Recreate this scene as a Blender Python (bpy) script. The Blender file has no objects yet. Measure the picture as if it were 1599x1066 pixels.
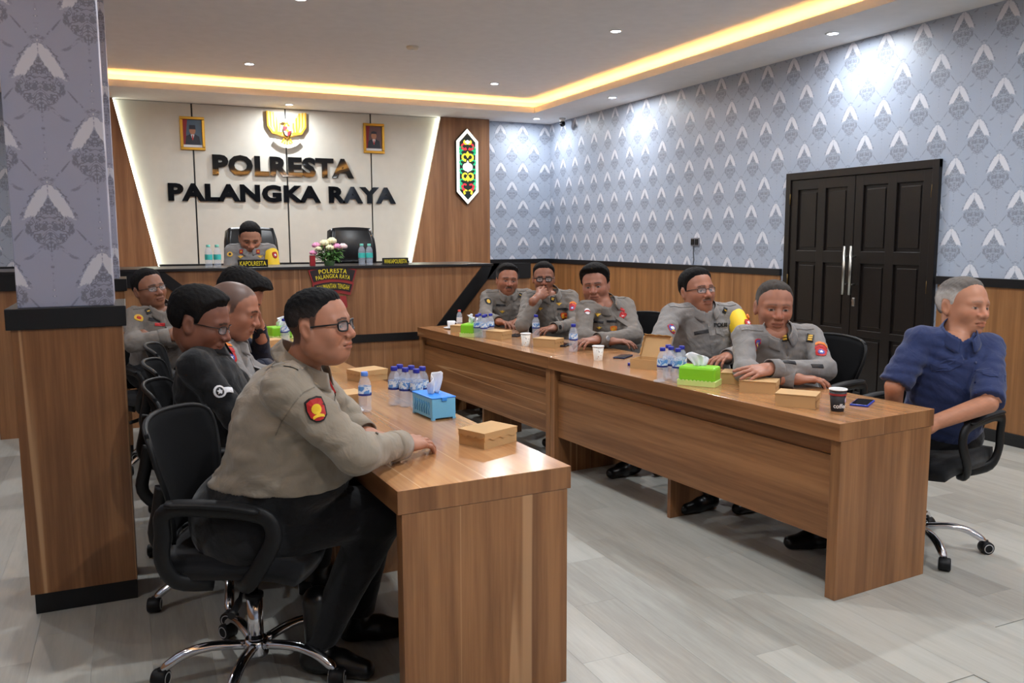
import bpy, bmesh, math, random
import numpy as np
from mathutils import Matrix, Vector
S = bpy.context.scene
C = S.collection
PI = math.pi
random.seed(7)

# ------------------------------------------------------------------ camera, world, exposure
cam = bpy.data.objects.new('camera', bpy.data.cameras.new('camera'))
C.objects.link(cam)
S.camera = cam
_y, _p, _r = .4259, -.1219, -.0038
_f = Vector((math.sin(_y)*math.cos(_p), math.cos(_y)*math.cos(_p), math.sin(_p)))
_ri = Vector((math.cos(_y), -math.sin(_y), 0)); _up = _ri.cross(_f)
_r2 = math.cos(_r)*_ri+math.sin(_r)*_up; _u2 = -math.sin(_r)*_ri+math.cos(_r)*_up
cam.matrix_world = Matrix(((_r2.x, _u2.x, -_f.x, 0), (_r2.y, _u2.y, -_f.y, 0), (_r2.z, _u2.z, -_f.z, 1.4969), (0, 0, 0, 1)))
cam.data.sensor_width = 36; cam.data.lens = 1314.94/1599*36; cam.data.clip_start = .05
w = bpy.data.worlds.new('world'); S.world = w; w.use_nodes = True
w.node_tree.nodes['Background'].inputs[0].default_value = (.02, .02, .022, 1)
S.view_settings.view_transform = 'Standard'; S.view_settings.look = 'None'
S.view_settings.gamma = 1; S.view_settings.use_curve_mapping = False
S.view_settings.exposure = -0.03
LAMP_W = 38.0         # watts per downlight
COVE = 62.0            # cove strip radiance
BACK = 10.0            # strip behind the slanted wood panels

# ------------------------------------------------------------------ materials
def lin(*c):
    return tuple((x/255/12.92 if x/255 <= .04045 else ((x/255+.055)/1.055)**2.4) for x in c)
class E:
    """a node socket with arithmetic"""
    def __init__(s, nt, o): s.nt, s.o = nt, o
    def m(s, op, *a, clamp=False):
        n = s.nt.nodes.new('ShaderNodeMath'); n.operation = op; n.use_clamp = clamp
        for i, v in enumerate((s,)+a):
            if isinstance(v, E): s.nt.links.new(v.o, n.inputs[i])
            else: n.inputs[i].default_value = v
        return E(s.nt, n.outputs[0])
    def __add__(s, b): return s.m('ADD', b)
    __radd__ = __add__
    def __sub__(s, b): return s.m('SUBTRACT', b)
    def __rsub__(s, b): return (s*-1)+b
    def __mul__(s, b): return s.m('MULTIPLY', b)
    __rmul__ = __mul__
    def __truediv__(s, b): return s.m('DIVIDE', b)
    def abs(s): return s.m('ABSOLUTE')
    def frac(s): return s.m('FRACT')
    def pow(s, b): return s.m('POWER', b)
    def min(s, b): return s.m('MINIMUM', b)
    def max(s, b): return s.m('MAXIMUM', b)
    def step(s, a, b):
        n = s.nt.nodes.new('ShaderNodeMapRange'); n.interpolation_type = 'SMOOTHSTEP'
        s.nt.links.new(s.o, n.inputs[0]); n.inputs[1].default_value = a; n.inputs[2].default_value = b
        return E(s.nt, n.outputs[0])
def comb(nt, x, y, z):
    n = nt.nodes.new('ShaderNodeCombineXYZ')
    for i, v in enumerate((x, y, z)):
        if isinstance(v, E): nt.links.new(v.o, n.inputs[i])
        else: n.inputs[i].default_value = v
    return E(nt, n.outputs[0])
def noise(nt, vec, scale, detail=2, rough=.5):
    n = nt.nodes.new('ShaderNodeTexNoise'); nt.links.new(vec.o, n.inputs['Vector'])
    n.inputs['Scale'].default_value = scale; n.inputs['Detail'].default_value = detail; n.inputs['Roughness'].default_value = rough
    return E(nt, n.outputs[0])
def coords(nt, out='Object'):
    t = nt.nodes.new('ShaderNodeTexCoord')
    s = nt.nodes.new('ShaderNodeSeparateXYZ'); nt.links.new(t.outputs[out], s.inputs[0])
    return [E(nt, s.outputs[i]) for i in range(3)], E(nt, t.outputs[out])
def mix(nt, f, a, b):
    n = nt.nodes.new('ShaderNodeMix'); n.data_type = 'RGBA'
    for i, v in ((0, f), (6, a), (7, b)):
        if isinstance(v, E): nt.links.new(v.o, n.inputs[i])
        elif i == 0: n.inputs[0].default_value = v
        else: n.inputs[i].default_value = (*v[:3], 1)
    return E(nt, n.outputs[2])
def newmat(name):
    m = bpy.data.materials.new(name); m.use_nodes = True
    nt = m.node_tree
    return m, nt, nt.nodes['Principled BSDF']
def bump(nt, b, h, dist, strength=1.0):
    n = nt.nodes.new('ShaderNodeBump'); n.inputs['Distance'].default_value = dist; n.inputs['Strength'].default_value = strength
    nt.links.new(h.o, n.inputs['Height']); nt.links.new(n.outputs[0], b.inputs['Normal'])
MATS = {}
def plain(name, rgb, rough=.5, metal=0, emit=0, trans=0, ior=1.45, coat=0, spec=.5, var=.06):
    if name in MATS: return MATS[name]
    m, nt, b = newmat(name)
    col = lin(*rgb)
    if var and not trans and not emit:
        _, v = coords(nt)
        f = noise(nt, v, 9, 3)
        nt.links.new(mix(nt, f, tuple(c*(1-var) for c in col), tuple(min(1, c*(1+var)) for c in col)).o, b.inputs['Base Color'])
    else: b.inputs['Base Color'].default_value = (*col, 1)
    b.inputs['Roughness'].default_value = rough; b.inputs['Metallic'].default_value = metal
    b.inputs['IOR'].default_value = ior; b.inputs['Transmission Weight'].default_value = trans
    b.inputs['Coat Weight'].default_value = coat; b.inputs['Specular IOR Level'].default_value = spec
    if emit:
        b.inputs['Emission Color'].default_value = (*col, 1); b.inputs['Emission Strength'].default_value = emit
    MATS[name] = m
    return m
def wood(name, grain, lo, hi, rough=.35, pale=(190, 150, 110), coat=0.0):
    """laminate: grain runs along axis `grain` (0,1,2) of the object's own coordinates"""
    if name in MATS: return MATS[name]
    m, nt, b = newmat(name)
    (x, y, z), _ = coords(nt)
    oi = nt.nodes.new('ShaderNodeObjectInfo'); rnd = E(nt, oi.outputs['Random'])*13
    ax = [x, y, z]
    v = comb(nt, *[a*(.035 if i == grain else 1.0)+rnd*(1+.37*i) for i, a in enumerate(ax)])
    vl = comb(nt, *[a*(.010 if i == grain else 1.0)+rnd*(1+.37*i) for i, a in enumerate(ax)])
    a = noise(nt, v, 11, 3, .55); f = noise(nt, v, 75, 4, .6); c = noise(nt, vl, 6.5, 1)
    t = (a*.75+f*.35-.05).step(.32, .72)
    col = mix(nt, t, lin(*lo), lin(*hi))
    line = 1-((c-.5).abs().step(.002, .009))
    line = line*noise(nt, v, 3.1, 0).step(.44, .58)
    col = mix(nt, line*.65, col, lin(*pale))
    nt.links.new(col.o, b.inputs['Base Color'])
    b.inputs['Roughness'].default_value = rough
    b.inputs['Coat Weight'].default_value = coat; b.inputs['Coat Roughness'].default_value = .12
    bump(nt, b, f, .0006, .4)
    MATS[name] = m
    return m
def wallpaper(name, axis, off=(0, 0), base=(158, 168, 185), white=(204, 206, 214), grey=(106, 110, 120)):
    if name in MATS: return MATS[name]
    m, nt, b = newmat(name)
    xyz, vec = coords(nt)
    U = xyz[axis]+off[0]; V = xyz[2]+off[1]
    px, pz = .352, .53
    def motif(du, dv):
        a = (((U/px+du).frac())-.5)*px
        bb = (((V/pz+dv).frac())-.5)*pz
        aa = a.abs()
        vv = comb(nt, aa, bb, 0.0)
        rag = (noise(nt, vv, 70, 2)-.5)*.034
        # white plumes: an ogee arch with a filigree drop hanging inside it
        tt = ((.125-bb)/.135).max(0).min(1)
        outer = tt.pow(.56)*.092
        ti = ((.080-bb)/.105).max(0).min(1)
        inner = ti.pow(1.1)*.066
        w = (outer-aa+rag*.7).step(-.001, .003)*(aa-inner+rag*.6).step(-.001, .004)*(bb+rag*1.2-.012+aa*.22).step(.0, .006)
        q = ((.084-bb)/.115).max(0).min(1).pow(1.1)*.083
        q2 = ((bb+.135)/.105).max(0).min(1).pow(.8)*.104
        edge = q.min(q2)-aa+rag*1.3
        reg = edge.step(-.004, .008)
        n1 = noise(nt, vv, 27, 2, .5); n2 = noise(nt, vv, 45, 1, .5)
        fil = (1-((n1-.5).abs().step(.02, .05))).max(1-((n2-.5).abs().step(.015, .045)))
        rim = (1-((edge-.004).abs().step(.003, .008)))*noise(nt, vv, 60, 1).step(.36, .5)*(1-bb.step(.075, .085))*bb.step(-.135, -.125)
        fill = reg*(fil*.7+.12).max(rim*.8)
        ol = (1-((outer-aa+rag+.007).abs().step(.002, .006)))*(bb.step(-.015, .01))*(1-bb.step(.118, .128))*noise(nt, vv, 55, 1).step(.36, .5)
        crest = (1-(((bb-.150+aa*.35).abs()).step(.004, .009)))*(1-aa.step(.018, .034))*noise(nt, vv, 60, 1).step(.4, .5)
        vine = (1-((bb+.035+(aa-.085)*1.3+(noise(nt, vv, 14, 1)-.5)*.05).abs().step(.003, .008)))*aa.step(.082, .1)*noise(nt, vv, 50, 2).step(.4, .52)
        vine2 = (1-((bb-.090-(aa-.075)*.8+(noise(nt, vv, 16, 1)-.5)*.05).abs().step(.003, .008)))*aa.step(.075, .09)*noise(nt, vv, 52, 2).step(.42, .55)
        return w, fill.max(ol*.75).max(vine*.7).max(vine2*.6).max(crest*.6)
    w1, g1 = motif(0, 0); w2, g2 = motif(.5, .5)
    w = w1.max(w2); g = g1.max(g2)
    cl = noise(nt, vec, 3.5, 4, .6); fine = noise(nt, vec, 160, 2)
    bc = mix(nt, (cl*.8+fine*.2), tuple(c*.9 for c in lin(*base)), tuple(c*1.08 for c in lin(*base)))
    col = mix(nt, g*.85, bc, lin(*grey))
    col = mix(nt, w, col, lin(*white))
    nt.links.new(col.o, b.inputs['Base Color'])
    b.inputs['Roughness'].default_value = .45
    bump(nt, b, g+w*.6+fine*.3, .0006, .5)
    MATS[name] = m
    return m
def vcol(name, rough=.5, sheen=0, nscale=0, bumpd=0, var=.0, spec=.5):
    if name in MATS: return MATS[name]
    m, nt, b = newmat(name)
    a = nt.nodes.new('ShaderNodeAttribute'); a.attribute_name = 'Col'
    c = E(nt, a.outputs['Color'])
    _, v = coords(nt)
    if var:
        n = noise(nt, v, 30, 4)
        c = mix(nt, n*var, c, (.02, .012, .01))
    nt.links.new(c.o, b.inputs['Base Color'])
    b.inputs['Roughness'].default_value = rough; b.inputs['Sheen Weight'].default_value = sheen
    b.inputs['Specular IOR Level'].default_value = spec
    if bumpd: bump(nt, b, noise(nt, v, nscale, 3), bumpd, .6)
    MATS[name] = m
    return m
def fabric(name, rgb, rough=.85, fold=.004):
    if name in MATS: return MATS[name]
    m, nt, b = newmat(name)
    _, v = coords(nt)
    n = noise(nt, v, 14, 3); f = noise(nt, v, 500, 1)
    c = lin(*rgb)
    nt.links.new(mix(nt, n*.7+f*.3, tuple(k*.9 for k in c), tuple(k*1.1 for k in c)).o, b.inputs['Base Color'])
    b.inputs['Roughness'].default_value = rough; b.inputs['Sheen Weight'].default_value = .15
    b.inputs['Specular IOR Level'].default_value = .25
    nz = noise(nt, v, 7, 4, .5); nz.o.node.inputs['Distortion'].default_value = 1.6
    bump(nt, b, nz+noise(nt, v, 24, 2)*.25+f*.012, fold*3.2, .75)
    MATS[name] = m
    return m

WOOD_Z = wood('wood laminate upright grain', 2, (110, 71, 41), (156, 110, 70))
WOOD_Y = wood('wood laminate long grain', 1, (110, 71, 41), (154, 108, 69))
WOOD_X = wood('wood laminate cross grain', 0, (98, 62, 40), (142, 98, 66))
WOOD_TOP_LIT = wood('wood laminate lit table top', 1, (150, 103, 65), (190, 141, 97), rough=.2, pale=(214, 176, 136), coat=.25)  # same laminate brightened: light falling on the tops is put into the colour
WOOD_WALL = wood('wood laminate wainscot', 2, (124, 83, 48), (158, 111, 68), rough=.4, pale=(178, 134, 92))
WOOD_DAIS = wood('wood laminate dais', 2, (122, 82, 52), (162, 116, 78), rough=.4, pale=(176, 132, 98))
BLACK = plain('black laminate', (18, 18, 20), .35)
BLACK_PLASTIC = plain('black plastic', (15, 15, 17), .5, spec=.35)
CHROME = plain('chrome', (215, 215, 220), .12, 1, var=0)
WHITE_PAINT = plain('white ceiling paint', (232, 229, 227), .8)
CEIL = plain('inner ceiling paint', (232, 233, 236), .8)
PANEL = plain('cream wall panel', (208, 205, 194), .45)
KRAFT = plain('kraft card', (190, 152, 104), .75, var=.1)
WHITE = plain('white plastic', (225, 225, 225), .4)
PAPER = plain('tissue paper', (232, 234, 240), .9)
GOLD = plain('gilt frame', (196, 148, 52), .35, .6)
DOOR = plain('dark stained door', (22, 17, 15), .34, var=.2)
STEEL = plain('brushed steel', (190, 188, 182), .28, 1)
GREYRUB = plain('grey caster ring', (170, 170, 172), .5)

# ------------------------------------------------------------------ mesh helpers
def obj(name, mesh, mat=None, parent=None, loc=None, rotz=0.0, **props):
    o = bpy.data.objects.new(name, mesh); C.objects.link(o)
    if mat is not None and not mesh.materials:
        for m_ in (mat if isinstance(mat, (list, tuple)) else [mat]): mesh.materials.append(m_)
    if parent: o.parent = parent
    if loc is not None: o.location = loc
    if rotz: o.rotation_euler = (0, 0, rotz)
    for k, v in props.items(): o[k] = v
    return o
def empty(name, loc=(0, 0, 0), rotz=0.0, **props):
    o = bpy.data.objects.new(name, None); C.objects.link(o); o.empty_display_size = .1
    o.location = loc; o.rotation_euler = (0, 0, rotz)
    for k, v in props.items(): o[k] = v
    return o
def kids(o): return [c for c in bpy.data.objects if c.parent is o]
def tree_copy(o, parent=None, kmap=None):
    if kmap is None:
        kmap = {}
        for c in bpy.data.objects:
            if c.parent: kmap.setdefault(c.parent.name, []).append(c)
    c = o.copy(); C.objects.link(c); c.parent = parent
    for k in kmap.get(o.name, []): tree_copy(k, c, kmap)
    return c
class MB:
    def __init__(s): s.v = []; s.f = []; s.mi = []; s.sm = []
    def add(s, vs, fs, mi=0, smooth=False):
        n = len(s.v); s.v += [tuple(map(float, p)) for p in vs]
        for f in fs: s.f.append([i+n for i in f]); s.mi.append(mi); s.sm.append(smooth)
        return s
    def box(s, x0, x1, y0, y1, z0, z1, mi=0, bev=0.0, M=None):
        if bev <= 0:
            vs = [(x, y, z) for x in (x0, x1) for y in (y0, y1) for z in (z0, z1)]
            fs = [(0, 1, 3, 2), (4, 6, 7, 5), (0, 4, 5, 1), (2, 3, 7, 6), (0, 2, 6, 4), (1, 5, 7, 3)]
        else:
            bm = bmesh.new(); bmesh.ops.create_cube(bm, size=1)
            for v in bm.verts: v.co = ((x0+x1)/2+v.co.x*(x1-x0), (y0+y1)/2+v.co.y*(y1-y0), (z0+z1)/2+v.co.z*(z1-z0))
            bmesh.ops.bevel(bm, geom=bm.edges[:], offset=bev, segments=2, affect='EDGES', profile=.5)
            bm.verts.index_update()
            vs = [v.co[:] for v in bm.verts]; fs = [[v.index for v in f.verts] for f in bm.faces]; bm.free()
        if M is not None: vs = [tuple(M @ Vector(p)) for p in vs]
        return s.add(vs, fs, mi)
    def lathe(s, prof, n=20, c=(0, 0, 0), mi=0, smooth=True, cap=True, M=None):
        vs = []; fs = []
        for r, z in prof:
            for k in range(n): vs.append((c[0]+r*math.cos(2*PI*k/n), c[1]+r*math.sin(2*PI*k/n), c[2]+z))
        for i in range(len(prof)-1):
            for k in range(n): fs.append((i*n+k, i*n+(k+1) % n, (i+1)*n+(k+1) % n, (i+1)*n+k))
        if M is not None: vs = [tuple(M @ Vector(p)) for p in vs]
        s.add(vs, fs, mi, smooth)
        if cap:
            b = len(s.v)-len(vs)
            s.f.append([b+k for k in range(n)][::-1]); s.mi.append(mi); s.sm.append(False)
            s.f.append([b+(len(prof)-1)*n+k for k in range(n)]); s.mi.append(mi); s.sm.append(False)
        return s
    def tube(s, path, r, n=8, mi=0, flat=1.0, up=None, cap=True):
        """sweep an ellipse along a path; flat scales the section along the `up` side"""
        P = [Vector(p) for p in path]; vs = []
        rr = r if isinstance(r, (list, tuple)) else [r]*len(P)
        N = None
        for i, p in enumerate(P):
            t = (P[min(i+1, len(P)-1)]-P[max(i-1, 0)]).normalized()
            if up is not None: a = t.cross(Vector(up)).normalized()
            elif N is None: a = t.orthogonal().normalized()
            else: a = (N-t*N.dot(t)).normalized()
            N = a; b_ = t.cross(a).normalized()
            for k in range(n):
                th = 2*PI*k/n; vs.append(p+a*math.cos(th)*rr[i]+b_*math.sin(th)*rr[i]*flat)
        fs = [(i*n+k, i*n+(k+1) % n, (i+1)*n+(k+1) % n, (i+1)*n+k) for i in range(len(P)-1) for k in range(n)]
        b0 = len(s.v); s.add(vs, fs, mi, True)
        if cap:
            s.f.append([b0+k for k in range(n)][::-1]); s.mi.append(mi); s.sm.append(False)
            s.f.append([b0+(len(P)-1)*n+k for k in range(n)]); s.mi.append(mi); s.sm.append(False)
        return s
    def prism(s, poly, d0, d1, M=None, mi=0):
        """2D polygon (x, z) extruded along y from d0 to d1"""
        n = len(poly)
        vs = [(x, d0, z) for x, z in poly]+[(x, d1, z) for x, z in poly]
        fs = [list(range(n)), [n+i for i in range(n)][::-1]]+[(i, n+i, n+(i+1) % n, (i+1) % n) for i in range(n)]
        if M is not None: vs = [tuple(M @ Vector(p)) for p in vs]
        return s.add(vs, fs, mi)
    def ball(s, c, r, n=12, m=8, mi=0, R=None):
        r = (r, r, r) if not isinstance(r, (tuple, list)) else r
        vs = []; fs = []
        for i in range(m+1):
            a = PI*i/m
            for k in range(n):
                p = Vector((r[0]*math.sin(a)*math.cos(2*PI*k/n), r[1]*math.sin(a)*math.sin(2*PI*k/n), r[2]*math.cos(a)))
                if R is not None: p = R @ p
                vs.append((c[0]+p.x, c[1]+p.y, c[2]+p.z))
        for i in range(m):
            for k in range(n): fs.append((i*n+k, (i+1)*n+k, (i+1)*n+(k+1) % n, i*n+(k+1) % n))
        return s.add(vs, fs, mi, True)
    def mesh(s, name='mesh'):
        me = bpy.data.meshes.new(name); me.from_pydata(s.v, [], s.f)
        me.polygons.foreach_set('material_index', s.mi); me.polygons.foreach_set('use_smooth', s.sm)
        bm = bmesh.new(); bm.from_mesh(me); bmesh.ops.recalc_face_normals(bm, faces=bm.faces[:]); bm.to_mesh(me); bm.free()
        return me
    def obj(s, name, mat, parent=None, loc=None, rotz=0.0, **props): return obj(name, s.mesh(name), mat, parent, loc, rotz, **props)
def text_raw(txt, bold=0.0, depth=0.0, spacing=1.0):
    """lettering as numpy verts (x, y, z) and faces, from the built-in font"""
    cu = bpy.data.curves.new('lettering', 'FONT'); cu.body = txt; cu.offset = bold; cu.extrude = depth; cu.space_character = spacing
    cu.resolution_u = 3
    o = bpy.data.objects.new('lettering', cu); C.objects.link(o)
    me = bpy.data.meshes.new_from_object(o.evaluated_get(bpy.context.evaluated_depsgraph_get()))
    v = np.array([p.co[:] for p in me.vertices]); f = [list(p.vertices) for p in me.polygons]
    bpy.data.objects.remove(o); bpy.data.curves.remove(cu); bpy.data.meshes.remove(me)
    return v, f
def fit(v, x0, x1, y0, y1):
    v = v.copy()
    for i, (a, b_) in enumerate(((x0, x1), (y0, y1))):
        lo, hi = v[:, i].min(), v[:, i].max(); v[:, i] = a+(v[:, i]-lo)/(hi-lo)*(b_-a)
    return v
def islands(n, faces):
    p = list(range(n))
    def find(i):
        while p[i] != i: p[i] = p[p[i]]; i = p[i]
        return i
    for f in faces:
        a = find(f[0])
        for i in f[1:]: p[find(i)] = a
    g = {}
    for f in faces: g.setdefault(find(f[0]), []).append(f)
    return list(g.values())
def struct(name, mb, mat, parent=None, **k):
    o = mb.obj(name, mat, parent, **k)
    if parent is None: o['kind'] = 'structure'
    return o

# ================================================================== THE ROOM
XW, YB, ZC, XL, YF = 5.735, 11.26, 3.149, -2.0, -3.2
ZI = 3.31                                             # inner ceiling height
# floor with separate planks
def floor_mat():
    m, nt, b = newmat('pale vinyl plank')
    (x, y, z), vec = coords(nt)
    oi = nt.nodes.new('ShaderNodeObjectInfo'); rnd = E(nt, oi.outputs['Random'])
    v = comb(nt, x+rnd*31, y*.09, z)
    n = noise(nt, v, 14, 4, .6); f = noise(nt, v, 70, 3, .6)
    t = (n*.6+f*.3+rnd*.28).step(.25, .85)
    nt.links.new(mix(nt, t, lin(134, 132, 125), lin(168, 167, 160)).o, b.inputs['Base Color'])
    b.inputs['Roughness'].default_value = .38
    bump(nt, b, f, .0004, .4)
    return m
FLOOR = floor_mat()
fl = struct('floor', MB().box(XL, XW+.1, YF, YB+.1, -.06, -.004), FLOOR)
pw, pl = .198, 1.26
pm = MB().box(-pw/2+.0002, pw/2-.0002, -pl/2+.0002, pl/2-.0002, -.0039, 0, bev=.0005).mesh('floor_plank')
pm.materials.append(FLOOR)
ix = 0
for i in range(37):
    x = XL+.42+pw*(i+.5)
    if x > XW-.05: break
    off = [0, .42, .84, .21, .63, 1.05][i % 6]
    for j in range(8):
        y = 1.0+off+pl*(j+.5)
        if y+pl/2 > YB: continue
        obj('floor_plank', pm, None, fl, (x, y, 0))
WP_Y = wallpaper('damask wallpaper side', 1, (.352/2-4.515+.352*20, .53/2-3.112+.09+.53*9))
WP_X = wallpaper('damask wallpaper back', 0, (.352/2-4.942+.352*20, .53/2-1.479+.09+.53*9))
WP_Q = wallpaper('damask wallpaper dimmed pillar side', 1, (.352/2+.1+.352*20, .53/2-1.85+.53*9), base=(150, 152, 172), white=(194, 194, 204), grey=(92, 92, 102))  # wall pattern in darker tones: dim light at the pillars painted in
WP_P = wallpaper('damask wallpaper dimmed pillar', 0, (.352/2+.215+.352*20, .53/2-1.85+.53*9), base=(150, 152, 172), white=(194, 194, 204), grey=(92, 92, 102))  # same darkened tones, the pillar's dim light put into the colour
# right wall with its doorway
DY0, DY1, DZ = 4.625, 6.285, 2.09
wr = MB()
wr.box(XW, XW+.12, YF, DY0, 0, ZC+.3); wr.box(XW, XW+.12, DY1, YB+.12, 0, ZC+.3); wr.box(XW, XW+.12, DY0, DY1, DZ, ZC+.3)
wall_right = struct('wall_right', wr, WP_Y)
wall_back = struct('wall_back', MB().box(XL-.1, XW, YB, YB+.12, 0, ZC+.3), WP_X)
wall_left = struct('wall_left', MB().box(XL-.12, XL, YF, YB+.12, 0, ZC+.3), WP_Y)
wall_front = struct('wall_front', MB().box(XL-.12, XW+.12, YF-.12, YF, 0, ZC+.3), WP_X)
# wainscot panels, rails and baseboards
ZR0, ZR1, ZBB = 1.131, 1.195, .09
def wains(parent, axis, a0, a1, at, sgn, seam):
    """boards between a0 and a1 along the wall, seams every 1.016 m"""
    ks = sorted([a0, a1]+[seam+1.016*k for k in range(-20, 20) if a0+.03 < seam+1.016*k < a1-.03])
    for p, q in zip(ks, ks[1:]):
        w_ = q-p-.003; h = ZR0-ZBB-.002
        mb = MB()
        if axis == 1: mb.box(-.018, 0, -w_/2, w_/2, -h/2, h/2, bev=.0015); loc = (at, (p+q)/2, (ZR0+ZBB)/2)
        else: mb.box(-w_/2, w_/2, -.018, 0, -h/2, h/2, bev=.0015); loc = ((p+q)/2, at, (ZR0+ZBB)/2)
        mb.obj('wainscot_panel', WOOD_WALL, parent, loc)
wains(wall_right, 1, YF, DY0-.03, XW, -1, 7.247); wains(wall_right, 1, DY1+.06, YB-.02, XW, -1, 7.247)
wains(wall_back, 0, XL+.02, XW-.02, YB, -1, .3)
wains(wall_left, 1, YF, YB-.02, XL+.018, 1, .3)
struct('trim_3', MB().box(XL, XL+.032, YF, YB-.034, ZR0, ZR1, bev=.003), BLACK)
struct('baseboard_left', MB().box(XL, XL+.024, YF, YB-.026, 0, ZBB, bev=.002), BLACK)
tr = MB()
for a, b_ in ((YF, DY0-.02), (DY1+.05, YB)):
    tr.box(XW-.032, XW, a, b_, ZR0, ZR1, bev=.003)
struct('trim_1', tr, BLACK)
struct('trim_2', MB().box(XL, XW-.032, YB-.032, YB, ZR0, ZR1, bev=.003), BLACK)
bb = MB()
for a, b_ in ((YF, DY0-.02), (DY1+.05, YB)): bb.box(XW-.024, XW, a, b_, 0, ZBB, bev=.002)
struct('baseboard_right', bb, BLACK)
struct('baseboard_back', MB().box(XL, XW-.024, YB-.024, YB, 0, ZBB, bev=.002), BLACK)
# ceiling: a dropped border round a raised middle with a lit cove
CX0, CX1, CY0, CY1 = -1.1, 5.03, -1.6, 10.33
ce = MB()
def ring(x0, x1, y0, y1, ox0, ox1, oy0, oy1, z0, z1):
    ce.box(ox0, ox1, oy0, y0, z0, z1); ce.box(ox0, ox1, y1, oy1, z0, z1)
    ce.box(ox0, x0, y0, y1, z0, z1); ce.box(x1, ox1, y0, y1, z0, z1)
ring(CX0, CX1, CY0, CY1, XL-.1, XW+.1, YF-.1, YB+.1, ZC, ZC+.02)
ring(CX0, CX1, CY0, CY1, CX0-.015, CX1+.015, CY0-.015, CY1+.015, ZC+.02, ZC+.075)      # lip
g = .22
ring(CX0-g, CX1+g, CY0-g, CY1+g, XL-.1, XW+.1, YF-.1, YB+.1, ZC+.02, ZI)
ceiling = struct('ceiling', ce, WHITE_PAINT)
struct('ceiling_panel', MB().box(CX0-g-.02, CX1+g+.02, CY0-g-.02, CY1+g+.02, ZI, ZI+.03), CEIL, ceiling)
m_cove = plain('warm cove strip', (255, 186, 96), emit=COVE)
def cove(name, x0, x1, y0, y1): MB().box(x0, x1, y0, y1, ZC+.022, ZC+.034).obj(name, m_cove, cv)
cv = empty('cove_light', (0, 0, 0), label='warm LED strip light lining the ceiling recess', category='light')
cove('strip', CX0-.12, CX1+.12, CY1+.10, CY1+.115); cove('strip', CX1+.10, CX1+.115, CY0, CY1+.1)
cove('strip', CX0-.115, CX0-.10, CY0, CY1+.1); cove('strip', CX0-.12, CX1+.12, CY0-.115, CY0-.10)

# ------------------------------------------------------------------ downlights
DL_RING = MB().lathe([(.040, .004), (.058, .003), (.060, -.001), (.056, -.006), (.044, -.007), (.040, -.002)], 24, cap=False).mesh('trim_ring')
DL_RING.materials.append(WHITE)
m_lamp = plain('lamp lens', (235, 242, 255), emit=30)
DL_LENS = MB().lathe([(.043, -.003), (.0425, -.0045)], 24).mesh('lens'); DL_LENS.materials.append(m_lamp)
def downlight(x, y, z, label, group=None, watts=None, spread=165):
    t = empty('ceiling_downlight', (x, y, z), label=label, category='downlight')
    if group: t['group'] = group
    obj('trim_ring', DL_RING, None, t); obj('lens', DL_LENS, None, t)
    ld = bpy.data.lights.new('downlight_beam', 'AREA'); ld.shape = 'DISK'; ld.size = .075
    ld.energy = watts or LAMP_W; ld.color = (.93, .965, 1.0); ld.spread = math.radians(spread)
    lo = bpy.data.objects.new('beam', ld); C.objects.link(lo); lo.parent = t; lo.location = (0, 0, -.009)
    return t
for x, y, lab in ((1.26, 9.37, 'round downlight in the raised ceiling, nearest the cream back wall on the left'), (4.05, 9.40, 'round downlight in the raised ceiling, near the back right corner of the cove'),
                  (4.03, 6.64, 'bright round downlight in the raised ceiling above the far end of right tables'), (1.30, 6.73, 'round downlight cut off by the top edge of the photo')):
    downlight(x, y, ZI, lab)
for x in (1.28, 4.04):
    for y in (3.95, 1.2, -1.4): downlight(x, y, ZI, 'round downlight in the raised ceiling behind the viewpoint', 'downlights out of view')
for x, y, lab in ((1.92, 10.87, 'round downlight in the lower ceiling border right above the golden eagle emblem'), (5.285, 10.79, 'round downlight in the lower ceiling border in the back right corner'),
                  (5.33, 8.845, 'round downlight in the lower ceiling border lighting the right wall far from the door'), (5.343, 5.41, 'round downlight in the lower ceiling border above the dark double door')):
    downlight(x, y, ZC, lab, watts=LAMP_W*.48, spread=178)
for x, y in ((5.34, 2.0), (5.34, -1.2), (-1.5, 8.8), (-1.5, 5.4), (-1.5, 2.0)):
    downlight(x, y, ZC, 'round downlight in the lower ceiling border outside the picture', 'border downlights out of view', watts=LAMP_W*.48, spread=178)
t = empty('smoke_detector', (2.58, 7.95, ZI), label='flat cream smoke detector in the middle of the raised ceiling', category='detector')
MB().lathe([(.062, 0), (.062, -.008), (.05, -.022), (.02, -.026)], 24).obj('housing', plain('cream plastic', (214, 205, 190), .5), t)
MB().lathe([(.015, -.024), (.015, -.031)], 16).obj('sensor', WHITE, t)
t = empty('security_camera', (5.60, 10.62, ZC), label='small dark security camera under the ceiling in the back right corner', category='camera')
MB().lathe([(.045, 0), (.045, -.02), (.035, -.045), (.02, -.05)], 20).obj('mount', WHITE, t)
MB().ball((0, 0, -.075), .042).obj('camera_eye', plain('tinted dome', (14, 14, 20), .15), t)
MB().lathe([(.018, 0), (.018, .02)], 14, M=Matrix.Translation((-.02, -.035, -.08)) @ Matrix.Rotation(PI/2, 4, 'X')).obj('objective', plain('camera glass', (8, 8, 12), .05), t)

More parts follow.
